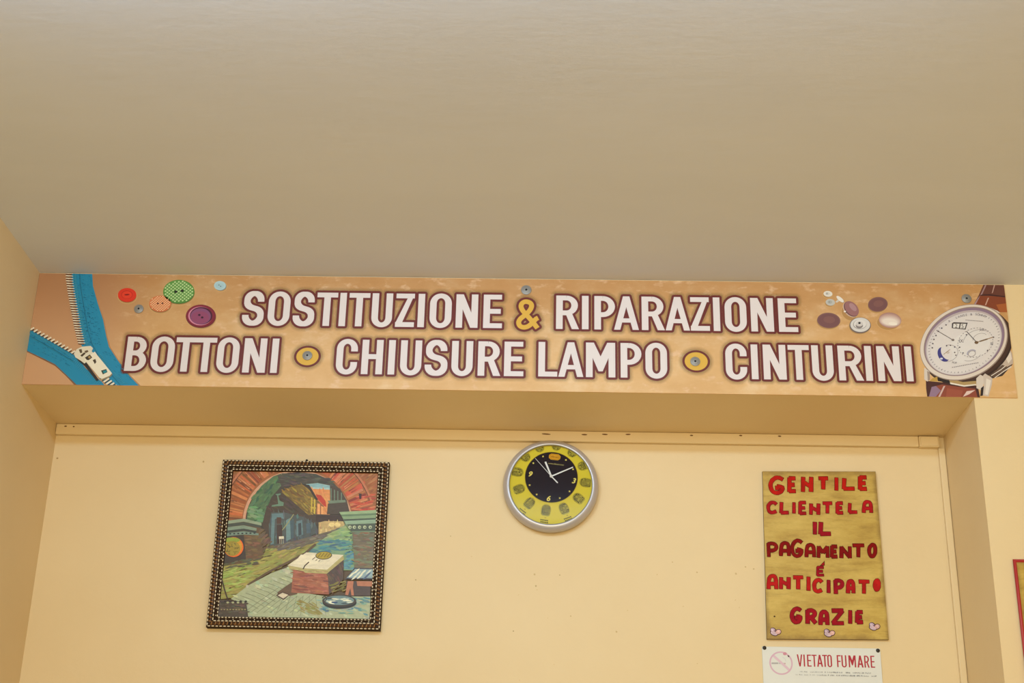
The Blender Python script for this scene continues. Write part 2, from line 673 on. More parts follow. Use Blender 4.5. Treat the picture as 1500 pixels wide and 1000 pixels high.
def glyph(ch, w, h, s, t):
    """convex pieces of a capital in a w x h box; s = stem weight, t = bar weight"""
    W = lambda i, tx, ty: s * ty * ty + t * tx * tx
    e, f = s / 2, t / 2
    ov = 0.018 * h
    if ch == 'I':
        return [rect((w - s) / 2, (w + s) / 2, 0, h)]
    if ch == 'T':
        return [rect(0, w, h - t, h), rect((w - s) / 2, (w + s) / 2, 0, h - t * .9)]
    if ch == 'L':
        return [rect(0, s, 0, h), rect(s * .9, w, 0, t)]
    if ch == 'E':
        return [rect(0, s, 0, h), rect(s * .9, w * .97, h - t, h), rect(s * .9, w * .92, h * .5 - f, h * .5 + f), rect(s * .9, w, 0, t)]
    if ch == 'F':
        return [rect(0, s, 0, h), rect(s * .9, w, h - t, h), rect(s * .9, w * .92, h * .48 - f, h * .48 + f)]
    if ch == 'H':
        return [rect(0, s, 0, h), rect(w - s, w, 0, h), rect(s * .9, w - s * .9, h * .51 - f, h * .51 + f)]
    if ch == 'N':
        return [rect(0, s, 0, h), rect(w - s, w, 0, h), [(0, h), (s * 1.10, h), (w, 0), (w - s * 1.10, 0)]]
    if ch == 'M':
        a = [(0.0, h), (.27 * w, h), (.5 * w, .60 * h), (.5 * w, .17 * h), (.43 * w, .17 * h)]
        return [rect(0, s, 0, h), rect(w - s, w, 0, h), a, [(w - x, y) for x, y in a]]
    if ch == 'V':
        a = [(0, h), (s * 1.04, h), (w / 2, .26 * h), (w / 2, 0), (w / 2 - s * .5, 0)]
        return [a, [(w - x, y) for x, y in a]]
    if ch == 'A':
        sa, tw = .25 * w, .26 * w
        yi = h * (w / 2 - sa) / (w / 2 - tw / 2)
        a = [(0, 0), (sa, 0), (w / 2, yi), (w / 2, h), (w / 2 - tw / 2, h)]
        g = lambda y: sa + (w / 2 - sa) * y / yi
        y0, y1 = .215 * h, .34 * h
        return [a, [(w - x, y) for x, y in a], [(g(y0) - .02 * w, y0), (w - g(y0) + .02 * w, y0), (w - g(y1) + .02 * w, y1), (g(y1) - .02 * w, y1)]]
    if ch == 'Z':
        return [rect(0, w * .98, h - t, h), rect(0, w, 0, t), [(0, 0), (.37 * w, t * .95), (w * .98, h), (w * .98, h - t * .7), (w * .98, h), (.61 * w, h - t * .95), (0, t * .7)]]
    rx, ry = w / 2 - e, min(w / 2 * 1.02, h * .5) - f
    top, bot = h + ov - f - ry, -ov + f + ry
    if ch == 'O':
        p = arc(w / 2, top, rx, ry, 0, 180, 16) + arc(w / 2, bot, rx, ry, 180, 360, 16)
        return ribbon(p + p[:1], W)
    if ch == 'C':
        p = [(w - e, h * .655), (w - e, h * .68)] + arc(w / 2, top, rx, ry, 0, 180, 16) + arc(w / 2, bot, rx, ry, 180, 360, 16) + [(w - e, h * .32), (w - e, h * .345)]
        return ribbon(p, W)
    if ch == 'U':
        p = [(e, h)] + [(e, bot + .01 * h)] + arc(w / 2, bot, rx, ry, 180, 360, 16) + [(w - e, bot + .01 * h)] + [(w - e, h)]
        return ribbon(p, W)
    if ch == 'S':
        x0, x1 = .03 * w, .97 * w
        p = [(x1 - e, h * .70), (x1 - e, h * .72)] + arc(w * .5, top + .02 * h, x1 - e - w * .5, ry - .02 * h, 0, 180, 14)
        L0, R0 = (x0 + e, top), (w - e, bot)
        for k in range(1, 15):
            u = k / 15
            # smooth swing from the upper left to the lower right lobe
            x = L0[0] + (R0[0] - L0[0]) * (u * u * (3 - 2 * u))
            y = (h * .70) + (h * .305 - h * .70) * (u + .0 * math.sin(2 * math.pi * u) - .09 * math.sin(2 * math.pi * u) * -1)
            p.append((x, y))
        p += arc(w * .5, bot - .02 * h, w * .5 - e, ry - .02 * h, 360, 180, 14)[0:] + [(e, h * .28), (e, h * .30)]
        return ribbon(p, lambda i, tx, ty: s * .96 * ty * ty + t * 1.05 * tx * tx + abs(tx * ty) * .30 * s)
    if ch in 'PRB':
        yb = {'P': .37, 'R': .41, 'B': .455}[ch] * h
        r2 = (h - t - yb) / 2
        rr = min(r2 * 1.0, w * .45)
        ww = w * .97 if ch == 'R' else w * (.95 if ch == 'B' else 1)
        p = [(s * .8, h - f), (ww - e - rr, h - f)] + arc(ww - e - rr, h - f - r2, rr, r2, 90, -90, 14) + [(s * .8, yb + f)]
        out = [rect(0, s, 0, h)] + ribbon(p, W)
        if ch == 'R':
            out.append([(w * .40, yb + t * .6), (w * .40 + s * .98, yb + t * .6), (w * 1.02, 0), (w * 1.02 - s * 1.08, 0)])
        if ch == 'B':
            r3 = (yb) / 2
            rr = min(r3, w * .45)
            p = [(s * .8, yb + f), (w - e - rr, yb + f)] + arc(w - e - rr, yb / 2 + f, rr, yb / 2, 90, -90, 14) + [(s * .8, f)]
            out += ribbon(p, W)
        return out
    return [rect(0, w, 0, h)]


WHITE, MAROON, GOLD = (226, 214, 211), (104, 34, 26), (218, 170, 62)
GLOW = [((150, 124, 70, .085), r) for r in (.0175, .0145, .0120, .0100)]
OUT = .0069


def word(banner, name, letters, ztop, zbase, s=.0190, t=.0150, fill=WHITE, label=None, shapes=None):
    """letters = [(char, left px, right px)] measured half way up the line"""
    h = ztop - zbase
    pieces = []
    zm = (ztop + zbase) / 2
    for ch, a, b in letters:
        x0, x1 = un_x(a, zm), un_x(b, zm)
        for poly in glyph(ch, x1 - x0, h, s, t):
            pieces.append([(x0 + x, zbase + y) for x, y in poly])
    if shapes:
        pieces += shapes
    p = Print(-0.0002, clip=(0.0005, 2.7995, Z0 + .0005, Z0 + .345))
    for c, r in GLOW:
        p.up()
        for q in pieces:
            p.add(inflate(q, r, 10), c, keep=True)
    p.up()
    for q in pieces:
        p.add(inflate(q, OUT, 12), MAROON, keep=True)
    p.up()
    for q in pieces:
        p.add(q, fill, keep=True)
    return p.build(name, M['ink'], banner, label)


def un_x(px, z):
    """x on the banner plane of a photograph column at height z"""
    py = 500.0
    for _ in range(6):
        x, zz = un(px, py, 0.0)
        py += (zz - z) * 470
    return un(px, py, 0.0)[0]


banner = empty('banner', (0.0, 0.0, Z0), 'long tan printed shop banner with white lettering fixed under the ceiling', 'banner')
bm = bmesh.new()
box(bm, 0.0006, 2.80, 0.0, WF, Z0, Z0 + 0.3475)
build('panel', bm, M['banner'], banner)


def zl(lst, ox, k):
    return [(c, ox + a / k, ox + b / k) for c, a, b in lst]


T1, B1 = Z0 + .2965, Z0 + .1915
T2, B2 = Z0 + .1500, Z0 + .0445
k1 = 1500 / 210
w1 = zl([('S', 112, 338), ('O', 378, 606), ('S', 640, 866), ('T', 883, 1100), ('I', 1123, 1192), ('T', 1220, 1438)], 340, k1)
w1 += zl([('U', 33, 249), ('Z', 284, 481), ('I', 516, 586), ('O', 640, 868), ('N', 914, 1144), ('E', 1201, 1398)], 540, k1)
word(banner, 'lettering', w1, T1, B1, label='word SOSTITUZIONE in white capitals edged in maroon')
w2 = zl([('R', 533, 768), ('I', 804, 872), ('P', 933, 1149), ('A', 1138, 1397), ('R', 1428, 1664)], 740, k1)
w2 += zl([('A', 33, 287), ('Z', 296, 495), ('I', 532, 606), ('O', 655, 882), ('N', 926, 1164), ('E', 1215, 1415)], 970, k1)
word(banner, 'lettering', w2, T1, B1, label='word RIPARAZIONE in white capitals edged in maroon')
k2 = 1500 / 310
w3 = zl([('B', 71, 218), ('O', 250, 412), ('T', 418, 562), ('T', 562, 707), ('O', 716, 872), ('N', 904, 1064), ('I', 1100, 1150)], 170, k2)
word(banner, 'lettering', w3, T2, B2, label='word BOTTONI in white capitals edged in maroon')
w4 = zl([('C', 64, 218), ('H', 250, 404), ('I', 444, 494), ('U', 533, 688), ('S', 712, 880), ('U', 908, 1063), ('R', 1101, 1264), ('E', 1293, 1435)], 480, 5)
word(banner, 'lettering', w4, T2, B2, label='word CHIUSURE in white capitals edged in maroon')
w5 = zl([('L', 100, 249), ('A', 257, 453), ('M', 473, 703), ('P', 745, 909), ('O', 940, 1110)], 770, 1500 / 280)
word(banner, 'lettering', w5, T2 + .0005, B2 + .0003, label='word LAMPO in white capitals edged in maroon')
w6 = zl([('C', 64, 220), ('I', 250, 303), ('N', 340, 507), ('T', 524, 679), ('U', 697, 853), ('R', 890, 1067), ('I', 1082, 1140), ('N', 1175, 1342), ('I', 1380, 1433)], 1050, 5)
word(banner, 'lettering', w6, T2 + .0012, B2 + .0008, label='word CINTURINI in white capitals edged in maroon')

# ampersand
amp = [(338, 468), (300, 418), (258, 368), (212, 318), (178, 275), (166, 240), (174, 212), (196, 195), (222, 191), (252, 198), (272, 216), (276, 242), (262, 275), (230, 312), (190, 345),
       (158, 372), (142, 402), (146, 432), (166, 452), (200, 459), (236, 450), (268, 428), (300, 395), (322, 372), (345, 360)]


def smooth(path, n=3):
    out = []
    m_ = len(path)
    for i in range(m_ - 1):
        p0, p1, p2, p3 = path[max(i - 1, 0)], path[i], path[i + 1], path[min(i + 2, m_ - 1)]
        for k in range(n):
            u = k / n
            out.append(tuple(0.5 * ((2 * p1[j]) + (-p0[j] + p2[j]) * u + (2 * p0[j] - 5 * p1[j] + 4 * p2[j] - p3[j]) * u * u + (-p0[j] + 3 * p1[j] - 3 * p2[j] + p3[j]) * u ** 3) for j in (0, 1)))
    out.append(path[-1])
    return out


ap = [un(740 + x / k1, 415 + y / k1, 0) for x, y in smooth(amp)]
word(banner, 'lettering', [], T1, B1, fill=GOLD, label='golden ampersand edged in maroon', shapes=ribbon(ap, .0142))

# the two golden bullets
for cx, cy, rx, ry in ((450.4, 521.9, 19.6, 15.6), (1019.8, 529.1, 20.0, 16.0)):
    x, z = un(cx, cy, 0)
    a, c = rx / 511, ry / 470
    p = Print(-0.0002)
    for cc, g in GLOW:
        p.add(ell(x, z, a + g - .006, c + g - .006), cc)
    p.add(ell(x, z, a, c), MAROON)
    p.add(ell(x, z, a - .0066, c - .0062), GOLD)
    p.build('printed_dot', M['ink'], banner, 'golden dot edged in maroon')

# ---- printed pictures on the banner
BCLIP = (0.0010, 2.7996, Z0 + .0003, Z0 + .3472)


def Tz(ox, oy, k, Y=0.0):
    return lambda a: un(ox + a[0] / k, oy + a[1] / k, Y)


# zip fastener
T = Tz(20, 390, 1053 / 200)
p = Print(-0.0002, clip=BCLIP)
BLUE = (30, 138, 178)


def P(poly, c):
    p.add([T(a) for a in poly], c)


P([(95, 655), (230, 722), (320, 768), (400, 842), (478, 925), (520, 925), (420, 820), (330, 745), (230, 700), (103, 640)], (128, 92, 66))
P([(596, 40), (605, 45), (618, 150), (656, 290), (698, 410), (723, 540), (745, 620), (808, 720), (890, 830), (985, 925), (960, 930), (600, 600)], (176, 130, 84))
P([(440, 40), (605, 40), (612, 150), (650, 290), (690, 410), (715, 540), (735, 620), (800, 720), (880, 830), (975, 930), (740, 930), (660, 860), (560, 690), (520, 600), (500, 470), (478, 350), (460, 230), (446, 120)], BLUE)
P([(90, 470), (130, 486), (300, 585), (480, 690), (560, 790), (680, 890), (715, 935), (500, 935), (485, 912), (400, 830), (320, 755), (230, 710), (80, 640)], BLUE)
random.seed(3)
for k in range(420):       # woven ribs of the tape
    u = random.random()
    if random.random() < .62:
        y = 45 + u * 560
        xl = 450 + (y - 50) * .135 + random.uniform(20, 150)
        xr_ = 608 + max(0, (y - 150)) * .28
        if xl > xr_ - 14:
            continue
        q = (xl, y, 10, .12)
    elif random.random() < .6:
        x = 120 + u * 330
        y = 490 + (x - 130) * .56 + random.uniform(20, 130)
        if y > 640 + max(0, x - 110) * .55:
            continue
        q = (x, y, 10, .55)
    else:
        y = 640 + u * 270
        x = 640 + (y - 640) * .62 + random.uniform(30, 120)
        if x > 740 + (y - 640) * .80:
            continue
        q = (x, y, 12, .7)
    x, y, l, sl = q
    c = random.choice([(10, 92, 130), (52, 150, 182), (40, 138, 172), (16, 100, 138)])
    P([(x, y), (x + l, y + l * sl), (x + l, y + l * sl + 3), (x, y + 3)], c)
for off, cc in ((26, (60, 154, 184)), (60, (16, 100, 134)), (66, (48, 146, 178))):
    band(p, [(450 + off, 40), (452 + off, 120), (470 + off, 240), (490 + off, 360), (515 + off, 500), (545 + off, 600), (600 + off, 700), (690 + off, 830), (770 + off, 925)], 3, cc, T)
for off, cc in ((18, (60, 154, 184)), (48, (16, 100, 134)), (54, (48, 146, 178))):
    band(p, [(85, 480 + off), (130, 492 + off), (300, 586 + off), (470, 690 + off)], 3, cc, T)
# teeth
edge = [(446, 50), (450, 120), (468, 230), (490, 350), (512, 470), (545, 605)]


def along(path, u):
    ls = [math.dist(a, b) for a, b in zip(path, path[1:])]
    d = u * sum(ls)
    for l, a, b in zip(ls, path, path[1:]):
        if d <= l:
            return a[0] + (b[0] - a[0]) * d / l, a[1] + (b[1] - a[1]) * d / l
        d -= l
    return path[-1]


for k in range(29):
    x, y = along(edge, (k + .3) / 29)
    P([(x - 44, y + 2), (x + 4, y + 5), (x + 4, y + 13), (x - 40, y + 11)], (112, 72, 46))
    P([(x - 46, y - 3), (x - 36, y - 5), (x, y - 2), (x + 12, y - 1), (x + 12, y + 4), (x, y + 5), (x - 36, y + 3), (x - 46, y + 1)], (240, 228, 204))
    P([(x - 16, y + 2), (x + 11, y + 3), (x + 11, y + 5), (x - 16, y + 5)], (176, 146, 100))
for k in range(42):
    x, y = along(edge, (k + .5) / 42)
    P([(x + 14, y), (x + 40, y + 3), (x + 40, y + 6), (x + 14, y + 4)], (66, 156, 184))
edge2 = [(128, 478), (300, 575), (470, 672)]
for k in range(13):
    x, y = along(edge2, (k + .3) / 13)
    P([(x - 4, y + 12), (x + 22, y + 4), (x + 26, y + 10), (x + 2, y + 20)], (84, 62, 44))
    P([(x - 8, y + 4), (x + 20, y - 12), (x + 26, y - 8), (x + 26, y - 2), (x - 2, y + 14)], (236, 222, 196))
for k in range(34):
    x, y = along(edge2, (k + .5) / 34)
    P([(x, y + 14), (x + 3, y + 12), (x - 8, y + 40), (x - 11, y + 41)], (72, 160, 188))
for k in range(20):
    x, y = along([(480, 705), (560, 800), (690, 900)], (k + .5) / 20)
    P([(x, y), (x + 4, y - 1), (x - 22, y + 30), (x - 26, y + 31)], (72, 160, 188))
for k in range(22):
    x, y = along([(640, 690), (720, 800), (830, 915)], (k + .5) / 22)
    P([(x, y), (x + 3, y - 2), (x + 32, y - 16), (x + 31, y - 11)], (72, 160, 188))
for k in range(5):         # closed chain under the slider
    x, y = 690 + k * 20, 868 + k * 17
    P([(x - 14, y + 10), (x + 28, y - 18), (x + 36, y - 10), (x - 6, y + 22)], (70, 56, 40))
    P([(x - 18, y + 4), (x + 24, y - 24), (x + 32, y - 14), (x - 8, y + 14)], (238, 226, 200))
# slider and pull
P([(470, 690), (530, 640), (560, 740), (660, 880), (640, 885), (550, 770), (500, 730)], (50, 44, 40))
P([(466, 676), (490, 640), (528, 622), (596, 616), (614, 634), (604, 658), (640, 690), (566, 738), (548, 752), (520, 730), (478, 704)], (228, 218, 194))
P([(545, 720), (628, 660), (648, 688), (760, 826), (742, 846), (684, 870), (664, 862)], (240, 230, 206))
P([(684, 870), (742, 846), (760, 826), (764, 836), (746, 856), (688, 880), (660, 868)], (150, 132, 100))
P([(504, 644), (526, 640), (532, 668), (516, 672)], (96, 78, 56))
P([(516, 690), (548, 664), (556, 676), (530, 700)], (74, 60, 44))
P([(552, 706), (590, 682), (608, 706), (580, 726), (566, 724)], (64, 52, 40))
P([(574, 700), (590, 692), (598, 706), (584, 714)], (170, 140, 88))
P([(612, 726), (632, 716), (640, 740), (628, 756)], (74, 60, 44))
P([(548, 655), (572, 648), (580, 660), (556, 672)], (104, 84, 60))
P([(676, 806), (716, 794), (726, 818), (690, 836)], (52, 66, 56))
P([(690, 812), (716, 802), (722, 816), (698, 828)], (36, 138, 150))
p.build('printed_zip', M['ink'], banner, 'printed picture of a blue zip fastener with pale teeth')


def printed(name, label, fn, ox, oy, k):
    global p, T
    p = Print(-0.0002, clip=BCLIP)
    T = Tz(ox, oy, k)
    fn()
    p.build(name, M['ink'], banner, label)


def shade_under(cx, cy, rx, ry, dx=4, dy=16, rot=0):
    for g, c in ((12, (206, 164, 106)), (4, (178, 134, 80))):
        P(ell(cx + dx, cy + dy, rx + g, ry + g, rot), c)


def holes(pts, r, c):
    for x, y in pts:
        P(ell(x, y, r, r * .8), c)


def red_button():
    shade_under(197, 240, 98, 74, 2, 12)
    P(ell(197, 242, 102, 78), (178, 28, 10))
    P(ell(197, 238, 102, 75), (222, 52, 24))
    P(ell(195, 236, 62, 46), (190, 38, 14))
    P(ell(195, 238, 56, 41), (228, 60, 30))
    P(ell(195, 236, 28, 8, -4), (136, 22, 10))


def green_button():
    shade_under(765, 203, 168, 126, 4, 14)
    P(ell(765, 208, 173, 130), (52, 92, 34))
    P(ell(765, 202, 172, 129), (84, 138, 58))
    P(ell(762, 192, 160, 115), (92, 148, 66))
    p.up()
    for i in range(-9, 10):
        for j in range(-9, 10):
            x, y = 765 + (i + j) * 21.0, 200 + (i - j) * 17.5 + (i + j) * -2
            if ((x - 765) / 158) ** 2 + ((y - 202) / 116) ** 2 < 1:
                p.add([T(a) for a in [(x - 13, y + 1), (x + 1, y - 11), (x + 13, y - 1), (x - 1, y + 11)]], (190, 214, 152), keep=True)
    holes([(731, 204), (802, 194)], 18, (20, 24, 14))


def orange_button():
    shade_under(560, 335, 118, 86, 2, 14)
    P(ell(560, 339, 122, 90), (150, 78, 40))
    P(ell(560, 334, 121, 88), (214, 122, 72))
    p.up()
    for i in range(-9, 10):
        for j in range(-9, 10):
            x, y = 560 + (i + j) * 14.5, 334 + (i - j) * 12.5
            if ((x - 560) / 112) ** 2 + ((y - 334) / 80) ** 2 < 1:
                p.add([T(a) for a in [(x - 8, y + 1), (x + 1, y - 7), (x + 8, y - 1), (x - 1, y + 7)]], (242, 206, 160), keep=True)
    holes([(535, 332), (585, 330)], 11, (84, 40, 24))


def purple_button():
    shade_under(1007, 470, 160, 124, 4, 12)
    P(ell(1007, 474, 166, 127), (84, 16, 30))
    P(ell(1007, 470, 164, 125), (122, 26, 44))
    P(ell(1000, 462, 150, 112), (132, 32, 50))
    P(ell(1000, 470, 132, 103), (206, 128, 152))
    P(ell(1010, 468, 124, 96), (70, 18, 42))
    P(ell(1004, 473, 112, 88), (134, 74, 112))
    P(ell(1000, 486, 96, 68), (144, 68, 102))
    holes([(990, 459), (1022, 486)], 14, (56, 16, 38))


def blue_button():
    shade_under(1218, 137, 60, 46, 8, 12)
    P(ell(1222, 142, 65, 50), (124, 140, 144))
    P(ell(1216, 136, 65, 50), (176, 206, 212))
    P(ell(1214, 138, 46, 34), (168, 200, 208))
    holes([(1206, 130), (1224, 144)], 7, (92, 110, 116))


for nm, lb, fn in (('printed_button', 'printed red button with two holes', red_button), ('printed_button', 'printed orange button with white checks', orange_button),
                   ('printed_button', 'printed green button with white checks', green_button), ('printed_button', 'printed plum button with a raised rim', purple_button),
                   ('printed_button', 'printed pale blue button', blue_button)):
    printed(nm, lb, fn, 160, 400, 7.5)


def flat_snap(cx, cy, rx, ry, rot=0):
    def fn():
        shade_under(cx, cy, rx - 6, ry - 6, -8, 16, rot)
        P(ell(cx, cy, rx, ry, rot), (126, 86, 84))
        P(ell(cx, cy + 4, rx * .9, ry * .88, rot), (118, 78, 78))
        P(ell(cx + 8, cy - 10, rx * .5, ry * .45, rot), (128, 86, 82))
    return fn


def pale_snap():
    shade_under(1160, 555, 150, 98, -22, 26)
    for k in range(10):
        u = k / 9
        c = tuple(int(a + (b - a) * u) for a, b in zip((168, 124, 116), (232, 216, 202)))
        P(ell(1160, 552 + 22 * u, 155 - 55 * u * u, 106 - 62 * u, 6), c)
    P(ell(1200, 600, 60, 22, 6), (240, 228, 214))


def tilted_snap():
    shade_under(615, 420, 110, 80, -20, 34, 45)
    P(ell(616, 404, 124, 84, 48), (206, 176, 160))
    P(ell(626, 398, 122, 82, 48), (102, 66, 66))
    P(ell(634, 392, 118, 78, 48), (152, 104, 104))
    P(ell(650, 372, 66, 34, 48), (172, 132, 136))
    P(ell(540, 432, 16, 12), (232, 222, 212))
    P(ell(556, 448, 9, 8), (120, 100, 90))


def ring_snap():
    shade_under(750, 620, 140, 100, -8, 20)
    P(ell(750, 622, 148, 110), (112, 98, 94))
    P(ell(752, 615, 136, 98), (214, 208, 204))
    P(ell(745, 610, 92, 64), (148, 140, 138))
    P(ell(748, 606, 86, 60), (222, 216, 212))
    P(ell(738, 626, 50, 38), (132, 122, 120))
    P(ell(740, 602, 48, 36), (206, 198, 194))
    P(ell(740, 590, 17, 14), (30, 26, 26))


def pins():
    for cx, cy, rx, ry, c in ((308, 190, 61, 40, (226, 218, 206)), (340, 306, 64, 46, (190, 188, 182))):
        shade_under(cx, cy, rx - 4, ry - 4, -6, 14)
        P(ell(cx, cy, rx, ry, 6), c)
        P(ell(cx - 6, cy - 3, rx * .5, ry * .5), tuple(v - 18 for v in c))
        P(ell(cx - 14, cy - 4, 8, 14), (150, 148, 142))
    P([(408, 300), (440, 270), (470, 285), (430, 312)], (206, 198, 186))
    P(ell(478, 266, 66, 26, 40), (170, 158, 146))
    P(ell(474, 262, 62, 24, 40), (232, 224, 214))


for lb, fn in (('printed brown stud button, lowest on the left', flat_snap(318, 555, 160, 106, 4)), ('printed brown stud button, topmost on the right', flat_snap(993, 334, 136, 101, -6)),
               ('printed stud button with pale sheen', pale_snap), ('printed stud button tipped on edge', tilted_snap), ('printed silver stud back with a hole', ring_snap)):
    printed('printed_button', lb, fn, 1180, 410, 9.375)
printed('printed_pins', 'printed silver rivet pins', pins, 1180, 410, 9.375)


def text_polys(s, size, shear=0.0):
    """outline triangles of a short text in the built-in typeface, centred on its width"""
    cu = bpy.data.curves.new('type', 'FONT')
    cu.body = s
    cu.size = size
    cu.shear = shear
    cu.align_x = 'CENTER'
    ob = bpy.data.objects.new('type', cu)
    COL.objects.link(ob)
    dg = bpy.context.evaluated_depsgraph_get()
    me = bpy.data.meshes.new_from_object(ob.evaluated_get(dg))
    out = [[(me.vertices[i].co.x, me.vertices[i].co.y) for i in f.vertices] for f in me.polygons]
    bpy.data.objects.remove(ob)
    bpy.data.curves.remove(cu)
    bpy.data.meshes.remove(me)
    return out


def put_text(s, size, fn, color, shear=0.0, bold=0.0):
    p.up()
    for q in text_polys(s, size, shear):
        if bold:
            q = inflate(q, bold * size, 6)
        p.add([fn(a) for a in q], color, keep=True)


# ---- the printed wristwatch
def watch():
    # straps
    for poly, c in (
        ([(590, 30), (765, 30), (772, 130), (782, 262), (700, 262), (620, 225), (500, 212), (545, 130)], (104, 58, 46)),
        ([(560, 130), (640, 122), (772, 140), (782, 262), (700, 258), (620, 224), (505, 210)], (132, 64, 38)),
        ([(690, 200), (775, 190), (782, 262), (720, 262)], (168, 92, 46)),
        ([(540, 150), (560, 128), (520, 206), (500, 210)], (168, 138, 142)),
        ([(600, 40), (612, 40), (575, 118), (562, 122)], (160, 130, 132)),
        ([(672, 40), (682, 40), (662, 105), (654, 108)], (190, 150, 136)),
        ([(622, 145), (632, 145), (608, 205), (598, 205)], (196, 156, 140)),
        ([(570, 118), (640, 116), (768, 132), (768, 142), (640, 128), (566, 128)], (62, 34, 34)),
        ([(118, 820), (540, 860), (560, 960), (130, 960), (120, 880)], (72, 36, 34)),
        ([(165, 870), (250, 850), (520, 885), (540, 960), (140, 960)], (142, 70, 52)),
        ([(165, 870), (200, 862), (240, 900), (190, 960), (140, 960)], (146, 116, 140)),
        ([(262, 862), (276, 862), (232, 955), (216, 955)], (206, 176, 170)),
        ([(290, 880), (420, 900), (400, 960), (280, 960)], (156, 80, 60)),
        ([(450, 905), (520, 895), (470, 930), (420, 950)], (224, 196, 186)),
    ):
        P(poly, c)
    # crown, case flank
    P([(700, 640), (800, 560), (825, 620), (822, 690), (740, 780), (660, 800), (610, 760)], (60, 44, 40))
    for k in range(5):
        u = k / 4
        P([(620 + 14 * k, 760 + 8 * k), (700 + 14 * k, 715 + 5 * k), (812, 610 + 22 * k), (816, 622 + 22 * k), (702 + 14 * k, 723 + 5 * k), (622 + 14 * k, 768 + 8 * k)], (218, 204, 190) if k % 2 == 0 else (110, 84, 68))
    P([(752, 640), (800, 560), (822, 600), (828, 680), (780, 705), (740, 690)], (196, 176, 160))
    P([(770, 640), (805, 585), (818, 640), (790, 680)], (226, 212, 198))
    P(ell(462, 545, 382, 285, -27, 60), (52, 34, 30))
    P(ell(450, 530, 380, 288, -27, 60), (70, 46, 38))
    P([(300, 800), (420, 830), (530, 820), (528, 850), (430, 864), (320, 840)], (176, 146, 96))
    P([(310, 832), (430, 856), (526, 846), (526, 856), (430, 868), (318, 846)], (232, 220, 206))
    P([(170, 800), (212, 786), (212, 824), (150, 822)], (190, 150, 70))
    P([(212, 786), (300, 812), (316, 838), (215, 822)], (36, 26, 26))
    # lugs
    P([(104, 712), (150, 745), (152, 812), (130, 826), (104, 808)], (214, 200, 188))
    P([(128, 740), (150, 748), (152, 812), (134, 820)], (160, 140, 128))
    P([(528, 800), (560, 770), (600, 790), (575, 900), (530, 880)], (216, 202, 190))
    P([(584, 776), (600, 760), (660, 800), (655, 850), (628, 948), (580, 938), (590, 860)], (206, 190, 178))
    P([(610, 800), (648, 818), (622, 935), (600, 930)], (230, 218, 206))
    P([(566, 880), (590, 860), (582, 940), (560, 945)], (44, 30, 28))
    P([(345, 250), (400, 208), (470, 200), (520, 214), (420, 236)], (206, 192, 182))
    P([(640, 225), (700, 250), (725, 268), (690, 270)], (206, 192, 182))
    # bezel and dial
    P(ell(428, 508, 374, 292, -27, 72), (152, 130, 118))
    P(ell(425, 506, 368, 286, -27, 72), (222, 208, 196))
    P(ell(430, 500, 345, 263, -27, 72), (150, 128, 122))
    P(ell(432, 502, 338, 256, -27, 72), (140, 116, 140))
    P(ell(426, 510, 326, 246, -27, 72), (188, 174, 176))
    P(ell(428, 516, 318, 236, -27, 72), (216, 208, 208))
    P(ell(440, 520, 296, 214, -27, 72), (222, 214, 212))
    P(ell(470, 540, 180, 120, -27, 60), (226, 220, 218))
    # minute track
    dk = (84, 70, 80)
    for k in range(60):
        a = math.radians(k * 6)
        if 250 < k * 6 < 330:
            continue
        c, s = math.cos(math.radians(-27)), math.sin(math.radians(-27))

        def e(r):
            x, y = 306 * r * math.cos(a), 226 * r * math.sin(a)
            return 428 + x * c - y * s, 514 + x * s + y * c
        q0, q1 = e(.955), e(1.0)
        band(p, [q0, q1], 5 if k % 5 == 0 else 3, dk, T)
    # sub-dials
    def circle(cx, cy, rx, ry, w, c, a0=0, a1=360, dash=0):
        if dash:
            for k in range(dash):
                x = a0 + (a1 - a0) * k / dash
                band(p, ell(cx, cy, rx, ry, -20, 2, x, x + (a1 - a0) / dash * .5), w, c, T)
        else:
            band(p, ell(cx, cy, rx, ry, -20, 40, a0, a1 - .01), w, c, T)
    circle(520, 510, 146, 116, 4, (120, 108, 112), 0, 360, 36)
    circle(540, 500, 122, 92, 3, (150, 138, 140), 200, 330)
    circle(560, 480, 62, 44, 3, (150, 138, 140), 190, 340)
    for x, y in ((218, 418), (247, 392), (282, 366), (200, 452), (183, 484), (174, 518), (170, 552), (448, 446), (668, 466), (620, 574), (392, 548), (420, 594)):
        P([(x - 8, y), (x, y - 7), (x + 8, y), (x, y + 7)], dk)
    # big date
    P([(330, 352), (345, 344), (458, 348), (440, 404), (328, 392)], (70, 62, 64))
    P([(342, 356), (392, 356), (386, 392), (338, 388)], (226, 220, 216))
    P([(402, 356), (446, 357), (434, 396), (396, 393)], (226, 220, 216))
    put_text('2', 44, lambda a: T((364 + a[0], 389 - a[1])), (60, 52, 54))
    put_text('5', 44, lambda a: T((416 + a[0], 391 - a[1])), (60, 52, 54))
    # power reserve hand, hour and minute hands
    band(p, [(340, 490), (222, 420)], 5, (96, 84, 84), T)
    P(ell(338, 488, 12, 9), (120, 108, 104))
    band(p, [(532, 508), (448, 418)], 6, (80, 70, 70), T)
    band(p, [(528, 508), (664, 466)], 6, (150, 116, 78), T)
    band(p, [(556, 500), (620, 480)], 10, (120, 96, 70), T)
    P(ell(529, 509, 16, 12), (110, 84, 60))
    put_text('XII', 34, lambda a: T((572 + a[0], 416 - a[1] * .8 - a[0] * .1)), dk)
    put_text('III', 34, lambda a: T((654 + a[0] * .9, 530 - a[1])), dk)
    put_text('IX', 40, lambda a: T((404 + a[0] * .9, 510 - a[1])), dk)
    # moon phase and small seconds
    circle(298, 596, 82, 66, 3, (150, 138, 140), 0, 360)
    P(ell(262, 606, 62, 46, 64), (64, 62, 132))
